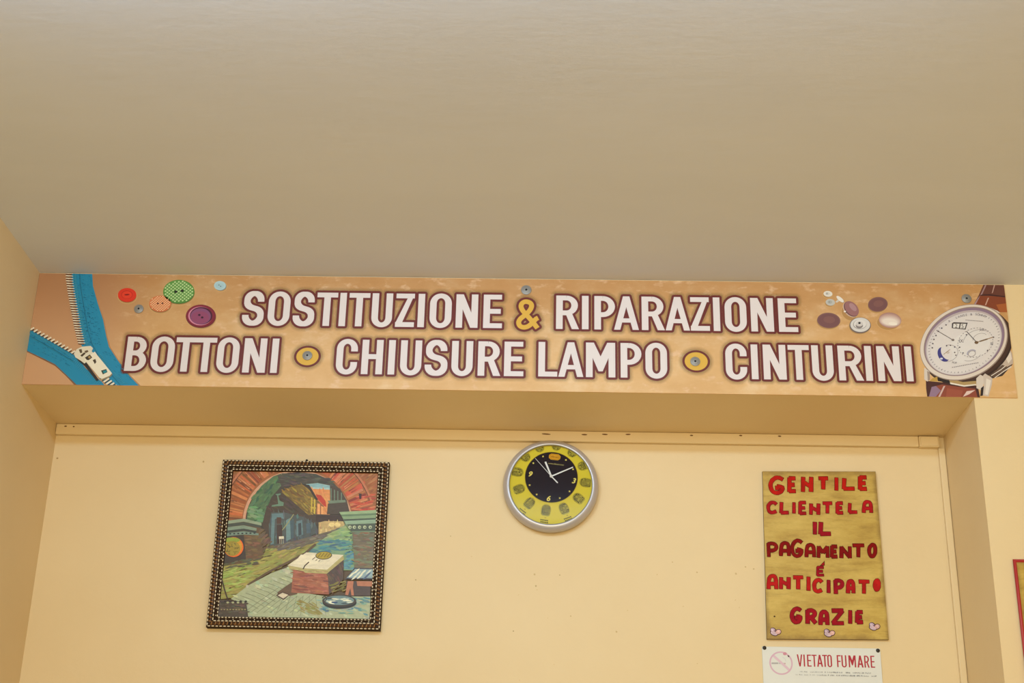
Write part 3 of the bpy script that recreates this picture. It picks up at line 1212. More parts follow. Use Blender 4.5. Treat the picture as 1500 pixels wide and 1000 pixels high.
    P(ell(286, 590, 62, 42, 64), (222, 214, 212))
    P(ell(244, 640, 12, 8), (206, 206, 226))
    P(ell(296, 590, 14, 11), (200, 186, 176))
    band(p, [(262, 606), (314, 566)], 4, (150, 122, 84), T)
    for x, y in ((352, 590), (362, 612), (352, 546), (318, 532), (286, 536)):
        P(ell(x, y, 6, 5), dk)
    circle(490, 596, 36, 26, 8, (168, 164, 184), 170, 350)
    circle(492, 600, 30, 22, 4, (150, 138, 140), 0, 360)
    circle(490, 610, 80, 44, 3, (150, 138, 140), 30, 150)
    put_text('AUF', 22, lambda a: T((350 + a[0], 680 - a[1] + a[0] * .15)), dk)
    # maker's line along the upper rim, and the small lines under it
    s = 'A. LANGE & S\u00d6HNE'
    n_ = len(s)
    for i, ch in enumerate(s):
        if ch == ' ':
            continue
        u = i / (n_ - 1)
        ang = -52 + (u - .5) * 62 - 12
        rad = math.radians(ang)
        c, sn = math.cos(math.radians(-27)), math.sin(math.radians(-27))
        x, y = 292 * math.cos(rad), 206 * math.sin(rad)
        cx, cy = 428 + x * c - y * sn, 514 + x * sn + y * c
        tx, ty = -292 * math.sin(rad), 206 * math.cos(rad)
        tx, ty = tx * c - ty * sn, tx * sn + ty * c
        l = math.hypot(tx, ty)
        tx, ty = tx / l, ty / l
        put_text(ch, 25, lambda a: T((cx + a[0] * tx + a[1] * ty, cy + a[0] * ty - a[1] * tx)), (90, 76, 88))
    for a, b_, w in (((440, 326), (588, 338), 6), ((330, 712), (550, 672), 6)):
        for k in range(15):
            u = k / 15
            x, y = a[0] + (b_[0] - a[0]) * u, a[1] + (b_[1] - a[1]) * u
            band(p, [(x, y), (x + (b_[0] - a[0]) / 15 * .62, y + (b_[1] - a[1]) / 15 * .62)], w, (128, 114, 118), T)


printed('printed_watch', 'printed picture of a silver wristwatch on a brown leather strap', watch, 1335, 410, 5.556)


# real screws with washers hold the banner
def screw(cx, cy, r, material, parent, Y=0.0, dark=True):
    x, z = un(cx, cy, Y)
    bm = bmesh.new()
    lathe_y(bm, x, Y, z, [(r, 0.0), (r, -.0007), (r * .94, -.0012), (r * .60, -.0014), (r * .54, -.0022), (r * .44, -.0027), (r * .22, -.0028)], 28)
    lathe_y(bm, x, Y, z, [(r * .22, -.0028), (r * .20, -.0022), (r * .0001, -.0020)], 28, 1)
    build('screw', bm, [material, M['black']], parent)


for cx, cy, r in ((203.3, 452.3, .0136), (770.9, 424.6, .0150), (1415.8, 437.2, .0140), (450.2, 520.6, .0140), (1018.4, 529.2, .0140)):
    screw(cx, cy, r, M['steel'], banner, Y=-.0016)

# ------------------------------------------------------------------ wall clock
YD = D - 0.030
cc = un(806.7, 711.6, D - 0.02)
clock = empty('wall_clock', (cc[0], D, cc[1]), 'round silver wall clock with a yellow and black dial on the niche wall', 'clock')
bm = bmesh.new()
oc = un(806.4, 708.9, D - 0.040)
prof = [(.130, -.0005), (.138, -.004), (.1412, -.014), (.1414, -.020), (.1405, -.026), (.137, -.033), (.132, -.0375), (.127, -.0395), (.1235, -.0395), (.1222, -.038), (.1222, -.029)]
lathe_y(bm, cc[0], D, cc[1], prof, 128)
build('rim', bm, M['silver'], clock)
bm = bmesh.new()
lathe_y(bm, cc[0], D, cc[1], [(.1232, -.0394), (.1230, -.0402), (.1224, -.0405), (.1217, -.0402), (.1213, -.0385)], 128)
build('inner_ring', bm, mat('bright_ring', (140, 138, 122), 0.5, 0.1), clock)

p = Print(YD)
T = Tz(720, 630, 6.25, YD)
YEL = (208, 190, 54)
zc_ = (cc[0], cc[1])
p.add(ell(zc_[0], zc_[1], .1222, .1222, 0, 96), YEL)
KC = T((548, 430))
KR = .0776
ROT = 8.3           # the clock hangs turned a little clockwise


def pol(r, deg):
    a = math.radians(90 - deg - ROT)
    return KC[0] + r * math.cos(a), KC[1] + r * math.sin(a)


random.seed(11)
for hh in range(12):
    deg = hh * 30
    r0, r1 = .0850, .1210
    ca = math.radians(90 - deg - ROT)
    rx_, rz_ = math.cos(ca), math.sin(ca)
    tx_, tz_ = -rz_, rx_

    def F(u, v):      # u across (-1..1), v from the toe inward end (0) to the heel (1)
        rr = r0 + (r1 - r0) * v
        x, z = KC[0] + rx_ * rr + tx_ * u * .0132, KC[1] + rz_ * rr + tz_ * u * .0132
        return x, z

    def inside(q):
        return (q[0] - zc_[0]) ** 2 + (q[1] - zc_[1]) ** 2 < .1218 ** 2
    tread = []
    sole = [F(*a) for a in arc(0, .40, .92, .36, 180, 360, 12) + [(.86, .75), (.74, .98), (-.74, .98), (-.86, .75)]]
    if all(inside(a) for a in sole) or hh in (11, 0, 1, 2, 3, 9, 10):
        sole = [a if inside(a) else (zc_[0] + (a[0] - zc_[0]) * .1216 / math.dist(a, zc_), zc_[1] + (a[1] - zc_[1]) * .1216 / math.dist(a, zc_)) for a in sole]
        p.add(sole, (166, 154, 58))
    for row in range(6):
        v = .16 + row * .135
        half = .62 + .38 * math.sin(min(1, (v + .1) / .75) * math.pi / 2) - max(0, v - .7) * .5
        for j in range(-2, 3):
            u0 = j * .36 * half
            w_, h_ = .115 * half * random.uniform(.7, 1.45), .043 * random.uniform(.75, 1.35)
            if random.random() < .12:
                continue
            sl = random.uniform(-.05, .05)
            tread.append([(u0 - w_, v - h_ + sl), (u0 + w_, v - h_ - sl), (u0 + w_ * .8, v + h_), (u0 - w_ * .8, v + h_)])
    for k in range(17):
        a = math.pi * (k / 16)
        u, v = -.98 * math.cos(a), .36 - .36 * math.sin(a)
        du, dv = -math.cos(a) * .24, -math.sin(a) * .09
        n_u, n_v = -dv * .8, du * .13
        tread.append([(u - du * .7 - n_u * .5, v - dv - n_v * .5), (u - du * .7 + n_u * .5, v - dv + n_v * .5), (u + du * .4 + n_u * .5, v + dv * .4 + n_v * .5), (u + du * .4 - n_u * .5, v + dv * .4 - n_v * .5)])
    for k in range(6):
        for sg in (-1, 1):
            v = .42 + k * .085
            u = sg * (1.0 - max(0, v - .6) * .4)
            tread.append([(u - .10, v - .02), (u + .10, v - .02), (u + .10, v + .02), (u - .10, v + .02)])
    p.up()
    for q in tread:
        pts = [F(*a) for a in q]
        if all(inside(a) for a in pts):
            p.add(pts, (28, 26, 14), keep=True)
    # name lines under the soles that show at the lower rim
    if hh in (5, 6, 7):
        p.up()
        for ln in range(2):
            for k in range(5):
                u0 = -.9 + k * .36 + ln * .08
                q = [(u0, 1.28 + ln * .17), (u0 + .27, 1.28 + ln * .17), (u0 + .27, 1.38 + ln * .17), (u0, 1.38 + ln * .17)]
                pts = [F(*a) for a in q]
                if all(inside(a) for a in pts):
                    p.add(pts, (56, 52, 24), keep=True)
        c = F(0.1, 1.12)
        p.add(ell(c[0], c[1], .0022, .0022, 0, 10), (170, 150, 40))
dial = p.build('dial', M['dial'], clock, 'yellow dial printed with boot soles')
p = Print(YD - 0.0012)
DCOL = (36, 27, 32)
p.add(ell(KC[0], KC[1], KR + .0012, KR + .0012, 0, 80), (150, 130, 30))
p.add(ell(KC[0], KC[1], KR, KR, 0, 80), DCOL)
PALE = (226, 210, 104)


def upright(cx, cz, a, rot=ROT):
    c, s = math.cos(math.radians(-rot)), math.sin(math.radians(-rot))
    return cx + a[0] * c - a[1] * s, cz + a[0] * s + a[1] * c


for hh, ch in ((3, '3'), (6, '6'), (9, '9')):
    c = pol(.0655, hh * 30)
    put_text(ch, .0225, lambda a: upright(c[0], c[1] - .0080, a), PALE, 0.22, .022)
for hh in (1, 2, 4, 5, 7, 8, 10, 11):
    c = pol(.0690, hh * 30)
    st = [upright(c[0], c[1], ((.0034 if k % 2 == 0 else .0017) * math.sin(k * math.pi / 5), (.0034 if k % 2 == 0 else .0017) * math.cos(k * math.pi / 5))) for k in range(10)]
    p.add(st, PALE)
# eight-sided emblem below twelve and the line of small type under it
lz = T((578, 245))
octo = lambda w, h_: [upright(lz[0], lz[1], a, 6) for a in ((-w, -h_ * .45), (-w * .62, -h_), (w * .62, -h_), (w, -h_ * .45), (w, h_ * .45), (w * .62, h_), (-w * .62, h_), (-w, h_ * .45))]
p.add(octo(.0170, .0094), (216, 160, 34))
p.add(octo(.0150, .0077), (120, 84, 20))
p.add(octo(.0142, .0070), (204, 148, 36))
put_text('vibram', .0088, lambda a: upright(lz[0], lz[1] - .0026, a, 6), (70, 44, 20))
tz_p = T((590, 312))
put_text('www.vibram.com', .0066, lambda a: upright(tz_p[0], tz_p[1] - .0015, a, 6), (196, 184, 110))
build_inner = p.build('inner_dial', M['dial'], dial, 'black centre of the dial with pale numerals')
# hands
HC = T((545, 424))


def hand(name, tip, tail, w0, w1, y, label=None):
    bm = bmesh.new()
    a, b_ = un(720 + tip[0] / 6.25, 630 + tip[1] / 6.25, D + y), un(720 + tail[0] / 6.25, 630 + tail[1] / 6.25, D + y)
    d = Vector((a[0] - b_[0], 0, a[1] - b_[1])).normalized()
    n_ = Vector((-d.z, 0, d.x))
    A, B = Vector((a[0], D + y, a[1])), Vector((b_[0], D + y, b_[1]))
    fr_ = [A + n_ * w1 / 2, A - n_ * w1 / 2, B - n_ * w0 / 2, B + n_ * w0 / 2]
    vs_ = [bm.verts.new(q) for q in fr_] + [bm.verts.new(q + Vector((0, .0009, 0))) for q in fr_]
    bm.faces.new(vs_[:4])
    bm.faces.new(vs_[7:3:-1])
    for k in range(4):
        bm.faces.new((vs_[k], vs_[k + 4], vs_[(k + 1) % 4 + 4], vs_[(k + 1) % 4]))
    bmesh.ops.recalc_face_normals(bm, faces=bm.faces[:])
    return build(name, bm, M['hand'], clock, label)


hand('hour_hand', (493, 288), (552, 432), .0046, .0052, -.0350)
hand('minute_hand', (746, 337), (534, 426), .0042, .0030, -.0362)
hand('second_hand', (400, 255), (552, 425), .0016, .0010, -.0374)
hand('second_hand_tail', (606, 481), (545, 418), .0028, .0034, -.0374)
bm = bmesh.new()
lathe_y(bm, HC[0], D, HC[1], [(.0042, -.0345), (.0042, -.0378), (.0034, -.0384), (.0001, -.0385)], 24)
build('hub', bm, M['hand'], clock)
bm = bmesh.new()
lathe_y(bm, cc[0], D, cc[1], [(.1213, -.0386), (.08, -.0392), (.04, -.0395), (.0001, -.0396)], 64)
build('glass', bm, M['glass'], clock)

# ------------------------------------------------------------------ framed painting
YP = D - 0.012
a, b_ = un(327, 675, D - .02), un(571.5, 675.5, D - .02)
c, d = un(301.5, 919.5, D - .02), un(556, 921.5, D - .02)
PX0, PX1 = (a[0] + c[0]) / 2, (b_[0] + d[0]) / 2
PZ1, PZ0 = (a[1] + b_[1]) / 2, (c[1] + d[1]) / 2
pic = empty('painting', ((PX0 + PX1) / 2, D, PZ0), 'framed painting of an old brick archway and lane, left of the clock', 'painting')
FW = .0325          # frame width


def mitred(bm, prof, mi=0):
    """sweep (inset, depth towards the room) round the rectangle of the picture"""
    rings = []
    for s, y in prof:
        rings.append([bm.verts.new(v) for v in ((PX0 + s, D - y, PZ0 + s), (PX1 - s, D - y, PZ0 + s), (PX1 - s, D - y, PZ1 - s), (PX0 + s, D - y, PZ1 - s))])
    for q, w in zip(rings, rings[1:]):
        for k in range(4):
            f = bm.faces.new((q[k], q[(k + 1) % 4], w[(k + 1) % 4], w[k]))
            f.material_index = mi


bm = bmesh.new()
mitred(bm, [(0, .001), (0, .022), (.0012, .0235), (.004, .0235)], 1)
mitred(bm, [(.004, .0235), (.0065, .0275), (.0105, .029), (.0145, .0275), (.017, .0240)], 0)
mitred(bm, [(.017, .0240), (.0195, .0232), (.0205, .0205), (.0265, .0195), (.029, .0205), (FW, .0185), (FW, .012)], 1)
bmesh.ops.recalc_face_normals(bm, faces=bm.faces[:])
frame = build('frame', bm, [M['frame'], M['frame_dark']], pic)


def along_rails(inset, step):
    """positions and rail direction round the rectangle at an inset"""
    x0, x1, z0, z1 = PX0 + inset, PX1 - inset, PZ0 + inset, PZ1 - inset
    for (ax, az), (bx_, bz) in (((x0, z0), (x1, z0)), ((x1, z0), (x1, z1)), ((x1, z1), (x0, z1)), ((x0, z1), (x0, z0))):
        L = math.hypot(bx_ - ax, bz - az)
        n_ = int(L / step)
        for k in range(n_):
            u = (k + .5) / n_
            yield ax + (bx_ - ax) * u, az + (bz - az) * u, (bx_ - ax) / L, (bz - az) / L


def blob(bm, x, y, z, dx, dz, l, w, h_, n=6):
    """elongated bead lying along (dx, dz)"""
    rows = []
    for i in range(1, 4):
        th = math.pi * i / 4
        rows.append([bm.verts.new((x + dx * l * math.cos(th) - dz * w * math.sin(th) * math.cos(ph), y - h_ * math.sin(th) * math.sin(ph), z + dz * l * math.cos(th) + dx * w * math.sin(th) * math.cos(ph)))
                     for ph in (2 * math.pi * k / n for k in range(n))])
    t0 = bm.verts.new((x + dx * l, y, z + dz * l))
    t1 = bm.verts.new((x - dx * l, y, z - dz * l))
    for k in range(n):
        j = (k + 1) % n
        bm.faces.new((t0, rows[0][k], rows[0][j]))
        bm.faces.new((rows[0][k], rows[1][k], rows[1][j], rows[0][j]))
        bm.faces.new((rows[1][k], rows[2][k], rows[2][j], rows[1][j]))
        bm.faces.new((t1, rows[2][j], rows[2][k]))
    for f in bm.faces:
        f.smooth = True


bm = bmesh.new()
for inset, step, l, w, yy in ((.0030, .0112, .0046, .0019, .0240), (.0180, .0112, .0048, .0021, .0248), (.0290, .0100, .0038, .0019, .0208), (.0240, .0200, .0022, .0016, .0200)):
    for x, z, dx, dz in along_rails(inset, step):
        blob(bm, x, D - yy, z, dx, dz, l, w, .0016)
bmesh.ops.recalc_face_normals(bm, faces=bm.faces[:])
build('beading', bm, M['bead'], frame, 'rows of silvered beads')
bm = bmesh.new()
for x, z, dx, dz in along_rails(.0105, .0112):
    # ribs across the hollow of the moulding, slightly slanted
    blob(bm, x, D - .0280, z, (-dz + dx * .25) / 1.03, (dx + dz * .25) / 1.03, .0064, .0021, .0024)
bmesh.ops.recalc_face_normals(bm, faces=bm.faces[:])
build('ribs', bm, mat('frame_rib', (150, 106, 58), 0.3, 0.3), frame)
bm = bmesh.new()
hx, hz = un(450, 672.5, D - .01)
lathe_y(bm, hx, D, PZ1 + .004, [(.0022, 0), (.0022, -.014), (.0036, -.0145), (.0036, -.016), (.0001, -.0165)], 14)
build('nail', bm, M['dark_steel'], pic)

# the canvas, painted area by area
p = Print(YP, clip=(PX0 + FW - .002, PX1 - FW + .002, PZ0 + FW - .002, PZ1 - FW + .002))
T = Tz(290, 660, 1111 / 300, YP)
random.seed(21)


def jit(c, d):
    return tuple(max(0, min(255, v + random.randint(-d, d))) for v in c)


def stroke(x, y, ang, l, w, c):
    ca, sa = math.cos(math.radians(ang)), math.sin(math.radians(ang))
    P([(x - ca * l, y - sa * l), (x - ca * l * .3 - sa * w, y - sa * l * .3 + ca * w), (x + ca * l * .6 - sa * w * .8, y + sa * l * .6 + ca * w * .8), (x + ca * l, y + sa * l),
       (x + ca * l * .4 + sa * w, y + sa * l * .4 - ca * w), (x - ca * l * .6 + sa * w * .7, y - sa * l * .6 - ca * w * .7)], c)


def daub(poly, n_, cols, ang, l, w, da=12):
    n_ = int(n_ * 1.4)
    xs, ys = [q[0] for q in poly], [q[1] for q in poly]
    k = t_ = 0
    while k < n_ and t_ < n_ * 20:
        t_ += 1
        x, y = random.uniform(min(xs), max(xs)), random.uniform(min(ys), max(ys))
        if inpoly(x, y, poly):
            aa = ang(x, y) if callable(ang) else ang
            cm = [sum(c_[i] for c_ in cols) / len(cols) for i in range(3)]
            cc_ = tuple(int(v * .62 + m_ * .38) for v, m_ in zip(random.choice(cols), cm))
            stroke(x, y, aa + random.uniform(-da, da), l * .8 * random.uniform(.5, 1.3), w * .8 * random.uniform(.6, 1.3), jit(cc_, 8))
            k += 1


P([(80, 80), (1010, 80), (1010, 930), (80, 930)], (96, 76, 54))
# brick spandrels and the ring of bricks
P([(80, 80), (1010, 80), (1010, 345), (820, 345), (250, 400), (80, 400)], (158, 98, 58))
AC = (540, 392)
daub([(160, 100), (300, 100), (200, 230), (160, 330)], 26, [(140, 86, 50), (176, 112, 68), (186, 132, 90)], -40, 34, 5)
daub([(870, 100), (985, 100), (970, 330), (940, 230)], 26, [(140, 84, 48), (170, 104, 60), (182, 130, 86)], -35, 34, 5)
for k in range(84):
    an = math.radians(182 + 176 * k / 84)
    r0, r1 = 302, random.uniform(392, 428)
    ca, sa = math.cos(an), math.sin(an)
    left = ca < 0
    c = random.choice([(172, 98, 52), (150, 82, 42), (196, 120, 78), (128, 74, 40), (186, 106, 62)]) if left else random.choice([(172, 82, 52), (150, 70, 44), (198, 124, 90), (130, 62, 40), (188, 92, 62), (180, 120, 70)])
    w = random.uniform(3, 8)
    P([(AC[0] + ca * r0 - sa * w, AC[1] + sa * r0 + ca * w), (AC[0] + ca * r1 - sa * w, AC[1] + sa * r1 + ca * w), (AC[0] + ca * r1 + sa * w, AC[1] + sa * r1 - ca * w), (AC[0] + ca * r0 + sa * w, AC[1] + sa * r0 - ca * w)], jit(c, 8))
for k in range(44):
    an = math.radians(random.uniform(184, 356))
    ca, sa = math.cos(an), math.sin(an)
    r0 = random.uniform(304, 380)
    r1 = r0 + random.uniform(25, 60)
    w = random.uniform(1.2, 2.6)
    P([(AC[0] + ca * r0 - sa * w, AC[1] + sa * r0 + ca * w), (AC[0] + ca * r1, AC[1] + sa * r1), (AC[0] + ca * r0 + sa * w, AC[1] + sa * r0 - ca * w)], random.choice([(78, 46, 28), (216, 160, 130), (92, 54, 34), (210, 150, 116)]))
band(p, arc(AC[0], AC[1], 418, 412, 196, 344, 40), 11, (186, 118, 88), T)
band(p, arc(AC[0], AC[1], 410, 404, 196, 344, 40), 3, (84, 50, 34), T)
daub([(860, 250), (950, 230), (955, 320), (840, 325)], 20, [(196, 84, 58), (214, 130, 108), (176, 66, 46)], -8, 30, 5)
P([(872, 232), (888, 232), (886, 262), (876, 262)], (66, 40, 36))
# archway: dark interior, green soffit on the left
P(arc(AC[0], AC[1], 292, 280, 180, 360, 40) + [(832, 480), (248, 480)], (72, 64, 54))
band(p, arc(AC[0], AC[1], 290, 278, 176, 366, 48), 15, (202, 154, 134), T)
band(p, arc(AC[0], AC[1], 281, 269, 176, 366, 48), 3, (72, 46, 38), T)
soff = [(264, 372), (272, 318), (300, 250), (345, 190), (410, 138), (450, 124), (470, 165), (440, 205), (400, 250), (372, 310), (350, 392)]
P(soff, (86, 112, 82))
daub(soff, 44, [(104, 134, 100), (70, 98, 72), (92, 118, 84), (62, 84, 66)], -50, 22, 7)
daub([(268, 372), (290, 290), (345, 310), (350, 390)], 18, [(112, 148, 112), (96, 132, 100), (124, 160, 122)], 12, 26, 8)
top_ = [(430, 132), (540, 116), (640, 126), (720, 160), (770, 210), (720, 205), (700, 188), (600, 178), (500, 185), (455, 200)]
P(top_, (78, 72, 66))
daub(top_, 40, [(92, 86, 78), (64, 58, 52), (84, 80, 78), (100, 92, 80)], 5, 26, 6)
# sky and the far houses
P([(585, 182), (650, 176), (720, 190), (720, 218), (618, 212)], (160, 190, 204))
P([(585, 184), (650, 178), (718, 192), (716, 202), (604, 198)], (134, 172, 196))
P([(612, 206), (718, 212), (716, 350), (640, 350), (636, 270)], (216, 146, 92))
daub([(615, 210), (716, 214), (714, 345), (690, 345), (680, 280)], 18, [(226, 160, 106), (204, 130, 80), (220, 140, 90)], 70, 20, 5)
P([(638, 236), (668, 242), (692, 272), (698, 306), (684, 300), (650, 264)], (186, 66, 46))
P([(640, 262), (650, 266), (684, 302), (680, 345), (640, 350)], (150, 96, 64))
P([(648, 286), (662, 290), (662, 345), (648, 345)], (232, 168, 114))
P([(668, 300), (682, 306), (680, 345), (668, 345)], (226, 160, 106))
ocre = [(452, 226), (505, 195), (560, 182), (600, 188), (630, 232), (648, 268), (640, 350), (600, 350)]
P(ocre, (122, 100, 46))
daub(ocre, 60, [(150, 128, 52), (104, 84, 40), (136, 110, 48), (170, 148, 62), (96, 72, 38)], 38, 24, 5)
P([(560, 180), (604, 186), (652, 266), (640, 268), (600, 205)], (64, 52, 40))
P([(614, 252), (622, 256), (620, 335), (612, 330)], (190, 164, 62))
P([(630, 262), (638, 266), (636, 345), (628, 340)], (196, 172, 72))
P([(612, 304), (640, 308), (640, 316), (612, 312)], (196, 172, 72))
# dark eaves, blue fronts
P([(350, 395), (372, 310), (400, 262), (455, 226), (600, 350), (650, 345), (800, 350), (820, 345), (830, 395), (640, 402), (600, 470), (385, 540)], (78, 64, 52))
daub([(380, 320), (455, 235), (600, 350), (640, 395), (560, 380), (400, 335)], 34, [(66, 52, 42), (92, 76, 62), (84, 72, 66)], 36, 30, 5)
blue = [(398, 335), (470, 335), (580, 362), (640, 402), (655, 440), (600, 470), (480, 500), (392, 524), (384, 420)]
P(blue, (82, 86, 90))
daub(blue, 50, [(86, 104, 118), (70, 76, 86), (98, 118, 130), (84, 76, 72)], 84, 26, 6)
for poly, c in (([(402, 342), (462, 340), (468, 372), (440, 362), (418, 372), (412, 505), (394, 510)], (102, 128, 144)),
                ([(428, 362), (452, 362), (452, 396), (428, 396)], (84, 60, 48)), ([(428, 404), (458, 402), (458, 500), (428, 506)], (72, 54, 46)),
                ([(478, 378), (500, 366), (504, 480), (480, 490)], (110, 138, 152)), ([(500, 380), (520, 376), (520, 474), (504, 480)], (76, 92, 108)),
                ([(534, 384), (566, 376), (572, 456), (536, 466)], (100, 124, 140)), ([(544, 396), (560, 392), (562, 456), (546, 462)], (66, 68, 76)),
                ([(588, 396), (610, 392), (612, 444), (590, 450)], (80, 96, 116))):
    P(poly, c)
band(p, [(458, 432), (490, 390), (520, 345)], 5, (150, 148, 112), T)
P([(420, 236), (450, 232), (448, 240), (436, 244), (444, 272), (466, 282), (464, 300), (400, 304), (402, 296), (436, 290), (430, 244)], (104, 132, 120))
P([(440, 466), (466, 464), (468, 478), (440, 480)], (216, 208, 200))
for x in (443, 452, 462):
    P([(x, 478), (x + 3, 478), (x + 3, 506), (x, 506)], (170, 164, 156))
# right-hand house in shade with its balcony
P([(716, 190), (770, 205), (808, 270), (822, 330), (790, 345), (700, 345), (705, 290), (718, 280)], (80, 68, 58))
for x in (720, 738, 756, 776):
    P([(x, 204 + (x - 720) * .4), (x + 6, 206 + (x - 720) * .4), (x + 6, 272), (x, 272)], (106, 122, 112))
P([(704, 272), (800, 268), (802, 280), (712, 288)], (112, 128, 116))
P([(640, 350), (800, 352), (800, 385), (640, 385)], (70, 52, 42))
cream = [(655, 390), (690, 382), (790, 384), (800, 410), (740, 432), (690, 446), (655, 455)]
P(cream, (186, 160, 118))
daub(cream, 20, [(206, 182, 136), (160, 132, 96), (214, 192, 150)], 88, 14, 5)
for x in (726, 758):
    P(ell(x, 402, 16, 12), (224, 202, 150))
# lane
lane = [(385, 525), (480, 500), (600, 470), (660, 452), (740, 430), (800, 405), (790, 430), (640, 510), (560, 555), (420, 550)]
P(lane, (108, 98, 88))
daub(lane, 50, [(122, 112, 102), (92, 82, 74), (132, 124, 118), (100, 96, 100)], -18, 24, 5)
# steps: green above, blue below
st = [(800, 402), (836, 440), (850, 520), (850, 650), (790, 650), (780, 580), (600, 575), (560, 560), (640, 505), (740, 440)]
P(st, (126, 156, 132))
daub([(800, 405), (836, 440), (846, 490), (700, 500), (680, 480), (740, 440)], 40, [(150, 172, 122), (134, 160, 112), (164, 182, 136), (120, 150, 120)], -16, 28, 6)
daub([(660, 490), (840, 480), (850, 530), (640, 560), (600, 545)], 46, [(92, 140, 156), (78, 122, 152), (110, 156, 150), (66, 108, 142)], -4, 34, 6)
daub([(786, 560), (848, 540), (850, 645), (790, 645)], 24, [(90, 140, 170), (76, 124, 158), (108, 156, 178)], -4, 22, 6)
daub([(800, 420), (836, 440), (846, 560), (800, 560)], 10, [(58, 80, 90), (48, 66, 70)], -4, 12, 2)
# left pier with mouldings
P([(80, 392), (170, 380), (250, 372), (346, 396), (340, 470), (358, 560), (352, 592), (140, 630), (80, 630)], (104, 82, 60))
daub([(250, 465), (345, 465), (356, 590), (255, 600)], 36, [(122, 96, 68), (90, 70, 52), (108, 84, 66), (134, 104, 74)], 5, 24, 6)
daub([(340, 430), (420, 520), (430, 550), (360, 560)], 24, [(110, 92, 74), (124, 102, 80), (96, 80, 66)], -40, 26, 8)
for poly, c in (([(90, 392), (170, 380), (250, 370), (346, 392), (346, 408), (250, 386), (90, 408)], (142, 156, 142)), ([(90, 408), (250, 388), (346, 408), (342, 420), (250, 404), (90, 424)], (74, 78, 74)),
                ([(90, 424), (250, 406), (320, 422), (318, 436), (250, 424), (90, 442)], (128, 146, 138)), ([(90, 442), (250, 424), (318, 438), (318, 448), (250, 436), (90, 456)], (66, 70, 68)),
                ([(90, 456), (250, 438), (330, 450), (330, 460), (250, 456), (90, 470)], (118, 140, 138))):
    P(poly, c)
for x in range(176, 330, 22):
    P(ell(x, 452 - (x - 176) * .03, 6, 4), (50, 54, 56))
P([(90, 470), (250, 458), (262, 590), (90, 630)], (70, 60, 54))
# round painted shop board on the pier
P(ell(196, 527, 56, 57), (60, 46, 40))
P(ell(194, 524, 54, 54), (222, 108, 34))
P(ell(190, 520, 50, 46), (204, 150, 44))
P(ell(186, 486, 44, 14), (142, 158, 62))
P(ell(188, 532, 43, 40), (156, 136, 54))
daub(ell(188, 530, 36, 34), 26, [(96, 86, 36), (120, 112, 46), (190, 170, 76), (70, 62, 30)], 20, 9, 3, 80)
# mossy ground
grass = [(80, 640), (150, 625), (260, 610), (352, 588), (372, 530), (440, 545), (560, 530), (640, 500), (600, 545), (520, 600), (400, 655), (270, 735), (190, 800), (80, 810)]
P(grass, (148, 142, 82))
daub(grass, 130, [(166, 168, 94), (128, 122, 66), (158, 150, 86), (140, 152, 90), (176, 162, 104)], lambda x, y: -14 if x < 400 else -24, 34, 6)
daub([(140, 640), (300, 620), (240, 740), (130, 780)], 40, [(160, 178, 98), (172, 186, 112), (136, 152, 80)], -10, 30, 6)
daub(grass, 34, [(84, 74, 46), (96, 86, 50)], -12, 20, 2)
daub([(150, 600), (330, 585), (320, 625), (150, 640)], 18, [(84, 80, 66), (104, 104, 84)], -6, 26, 5)
band(p, [(270, 732), (380, 662), (500, 602), (580, 560), (640, 508)], 12, (98, 78, 58), T)
# cobbles
cob = [(500, 630), (528, 650), (532, 700), (430, 770), (440, 800), (560, 770), (700, 792), (1010, 792), (1010, 930), (276, 930), (265, 840), (180, 806), (270, 735), (400, 665)]
P(cob, (166, 174, 154))
daub(cob, 90, [(184, 190, 172), (154, 164, 146), (192, 194, 178), (160, 176, 164)], 26, 20, 9, 8)
for i in range(14):
    x0, y0 = 200 + i * 30, 800 - i * 13.4
    band(p, [(x0, y0), (x0 + 60, y0 + 22), (x0 + 130, y0 + 60)], 2.2, (112, 118, 102), T)
for i in range(9):
    x0 = 250 + i * 36
    band(p, [(x0, 880), (x0 + 110, 800 - i * 2), (x0 + 190, 744 - i * 6)][:(3 if i < 4 else 2)], 2.2, (118, 124, 108), T)
for i in range(7):
    band(p, [(470 + i * 34, 790), (420 + i * 46, 895)], 2, (122, 128, 112), T)
P([(430, 772), (528, 704), (540, 780), (500, 790)], (102, 80, 64))
P([(424, 786), (460, 766), (500, 782), (466, 812)], (84, 62, 52))
P([(434, 786), (461, 772), (492, 784), (465, 804)], (206, 194, 186))
daub([(540, 810), (650, 830), (660, 890), (560, 880)], 26, [(158, 150, 92), (134, 124, 72), (146, 140, 90)], 28, 26, 5)
daub([(650, 810), (925, 800), (920, 890), (690, 880)], 54, [(88, 132, 156), (112, 164, 158), (176, 190, 188), (72, 108, 146), (142, 178, 168)], 6, 24, 6)
# stone bench of bricks with its slab
P([(520, 640), (705, 660), (712, 782), (508, 772)], (156, 96, 78))
daub([(524, 650), (704, 664), (708, 775), (514, 766)], 56, [(182, 116, 96), (136, 76, 62), (196, 130, 108), (110, 66, 56), (168, 100, 84)], 5, 34, 6)
P([(705, 655), (792, 584), (790, 700), (760, 740), (712, 782)], (84, 68, 64))
daub([(708, 660), (788, 592), (786, 700), (714, 775)], 22, [(100, 80, 74), (72, 58, 56), (110, 84, 74)], 60, 24, 6)
daub([(720, 730), (800, 690), (800, 760), (720, 770)], 20, [(128, 118, 58), (96, 86, 46), (148, 140, 76)], -20, 20, 4)
P([(488, 624), (500, 644), (575, 656), (582, 664), (700, 670), (794, 592), (790, 568), (700, 640)], (174, 164, 118))
daub([(500, 634), (575, 650), (700, 655), (700, 664), (580, 660)], 14, [(196, 186, 142), (150, 138, 92)], 4, 18, 3)
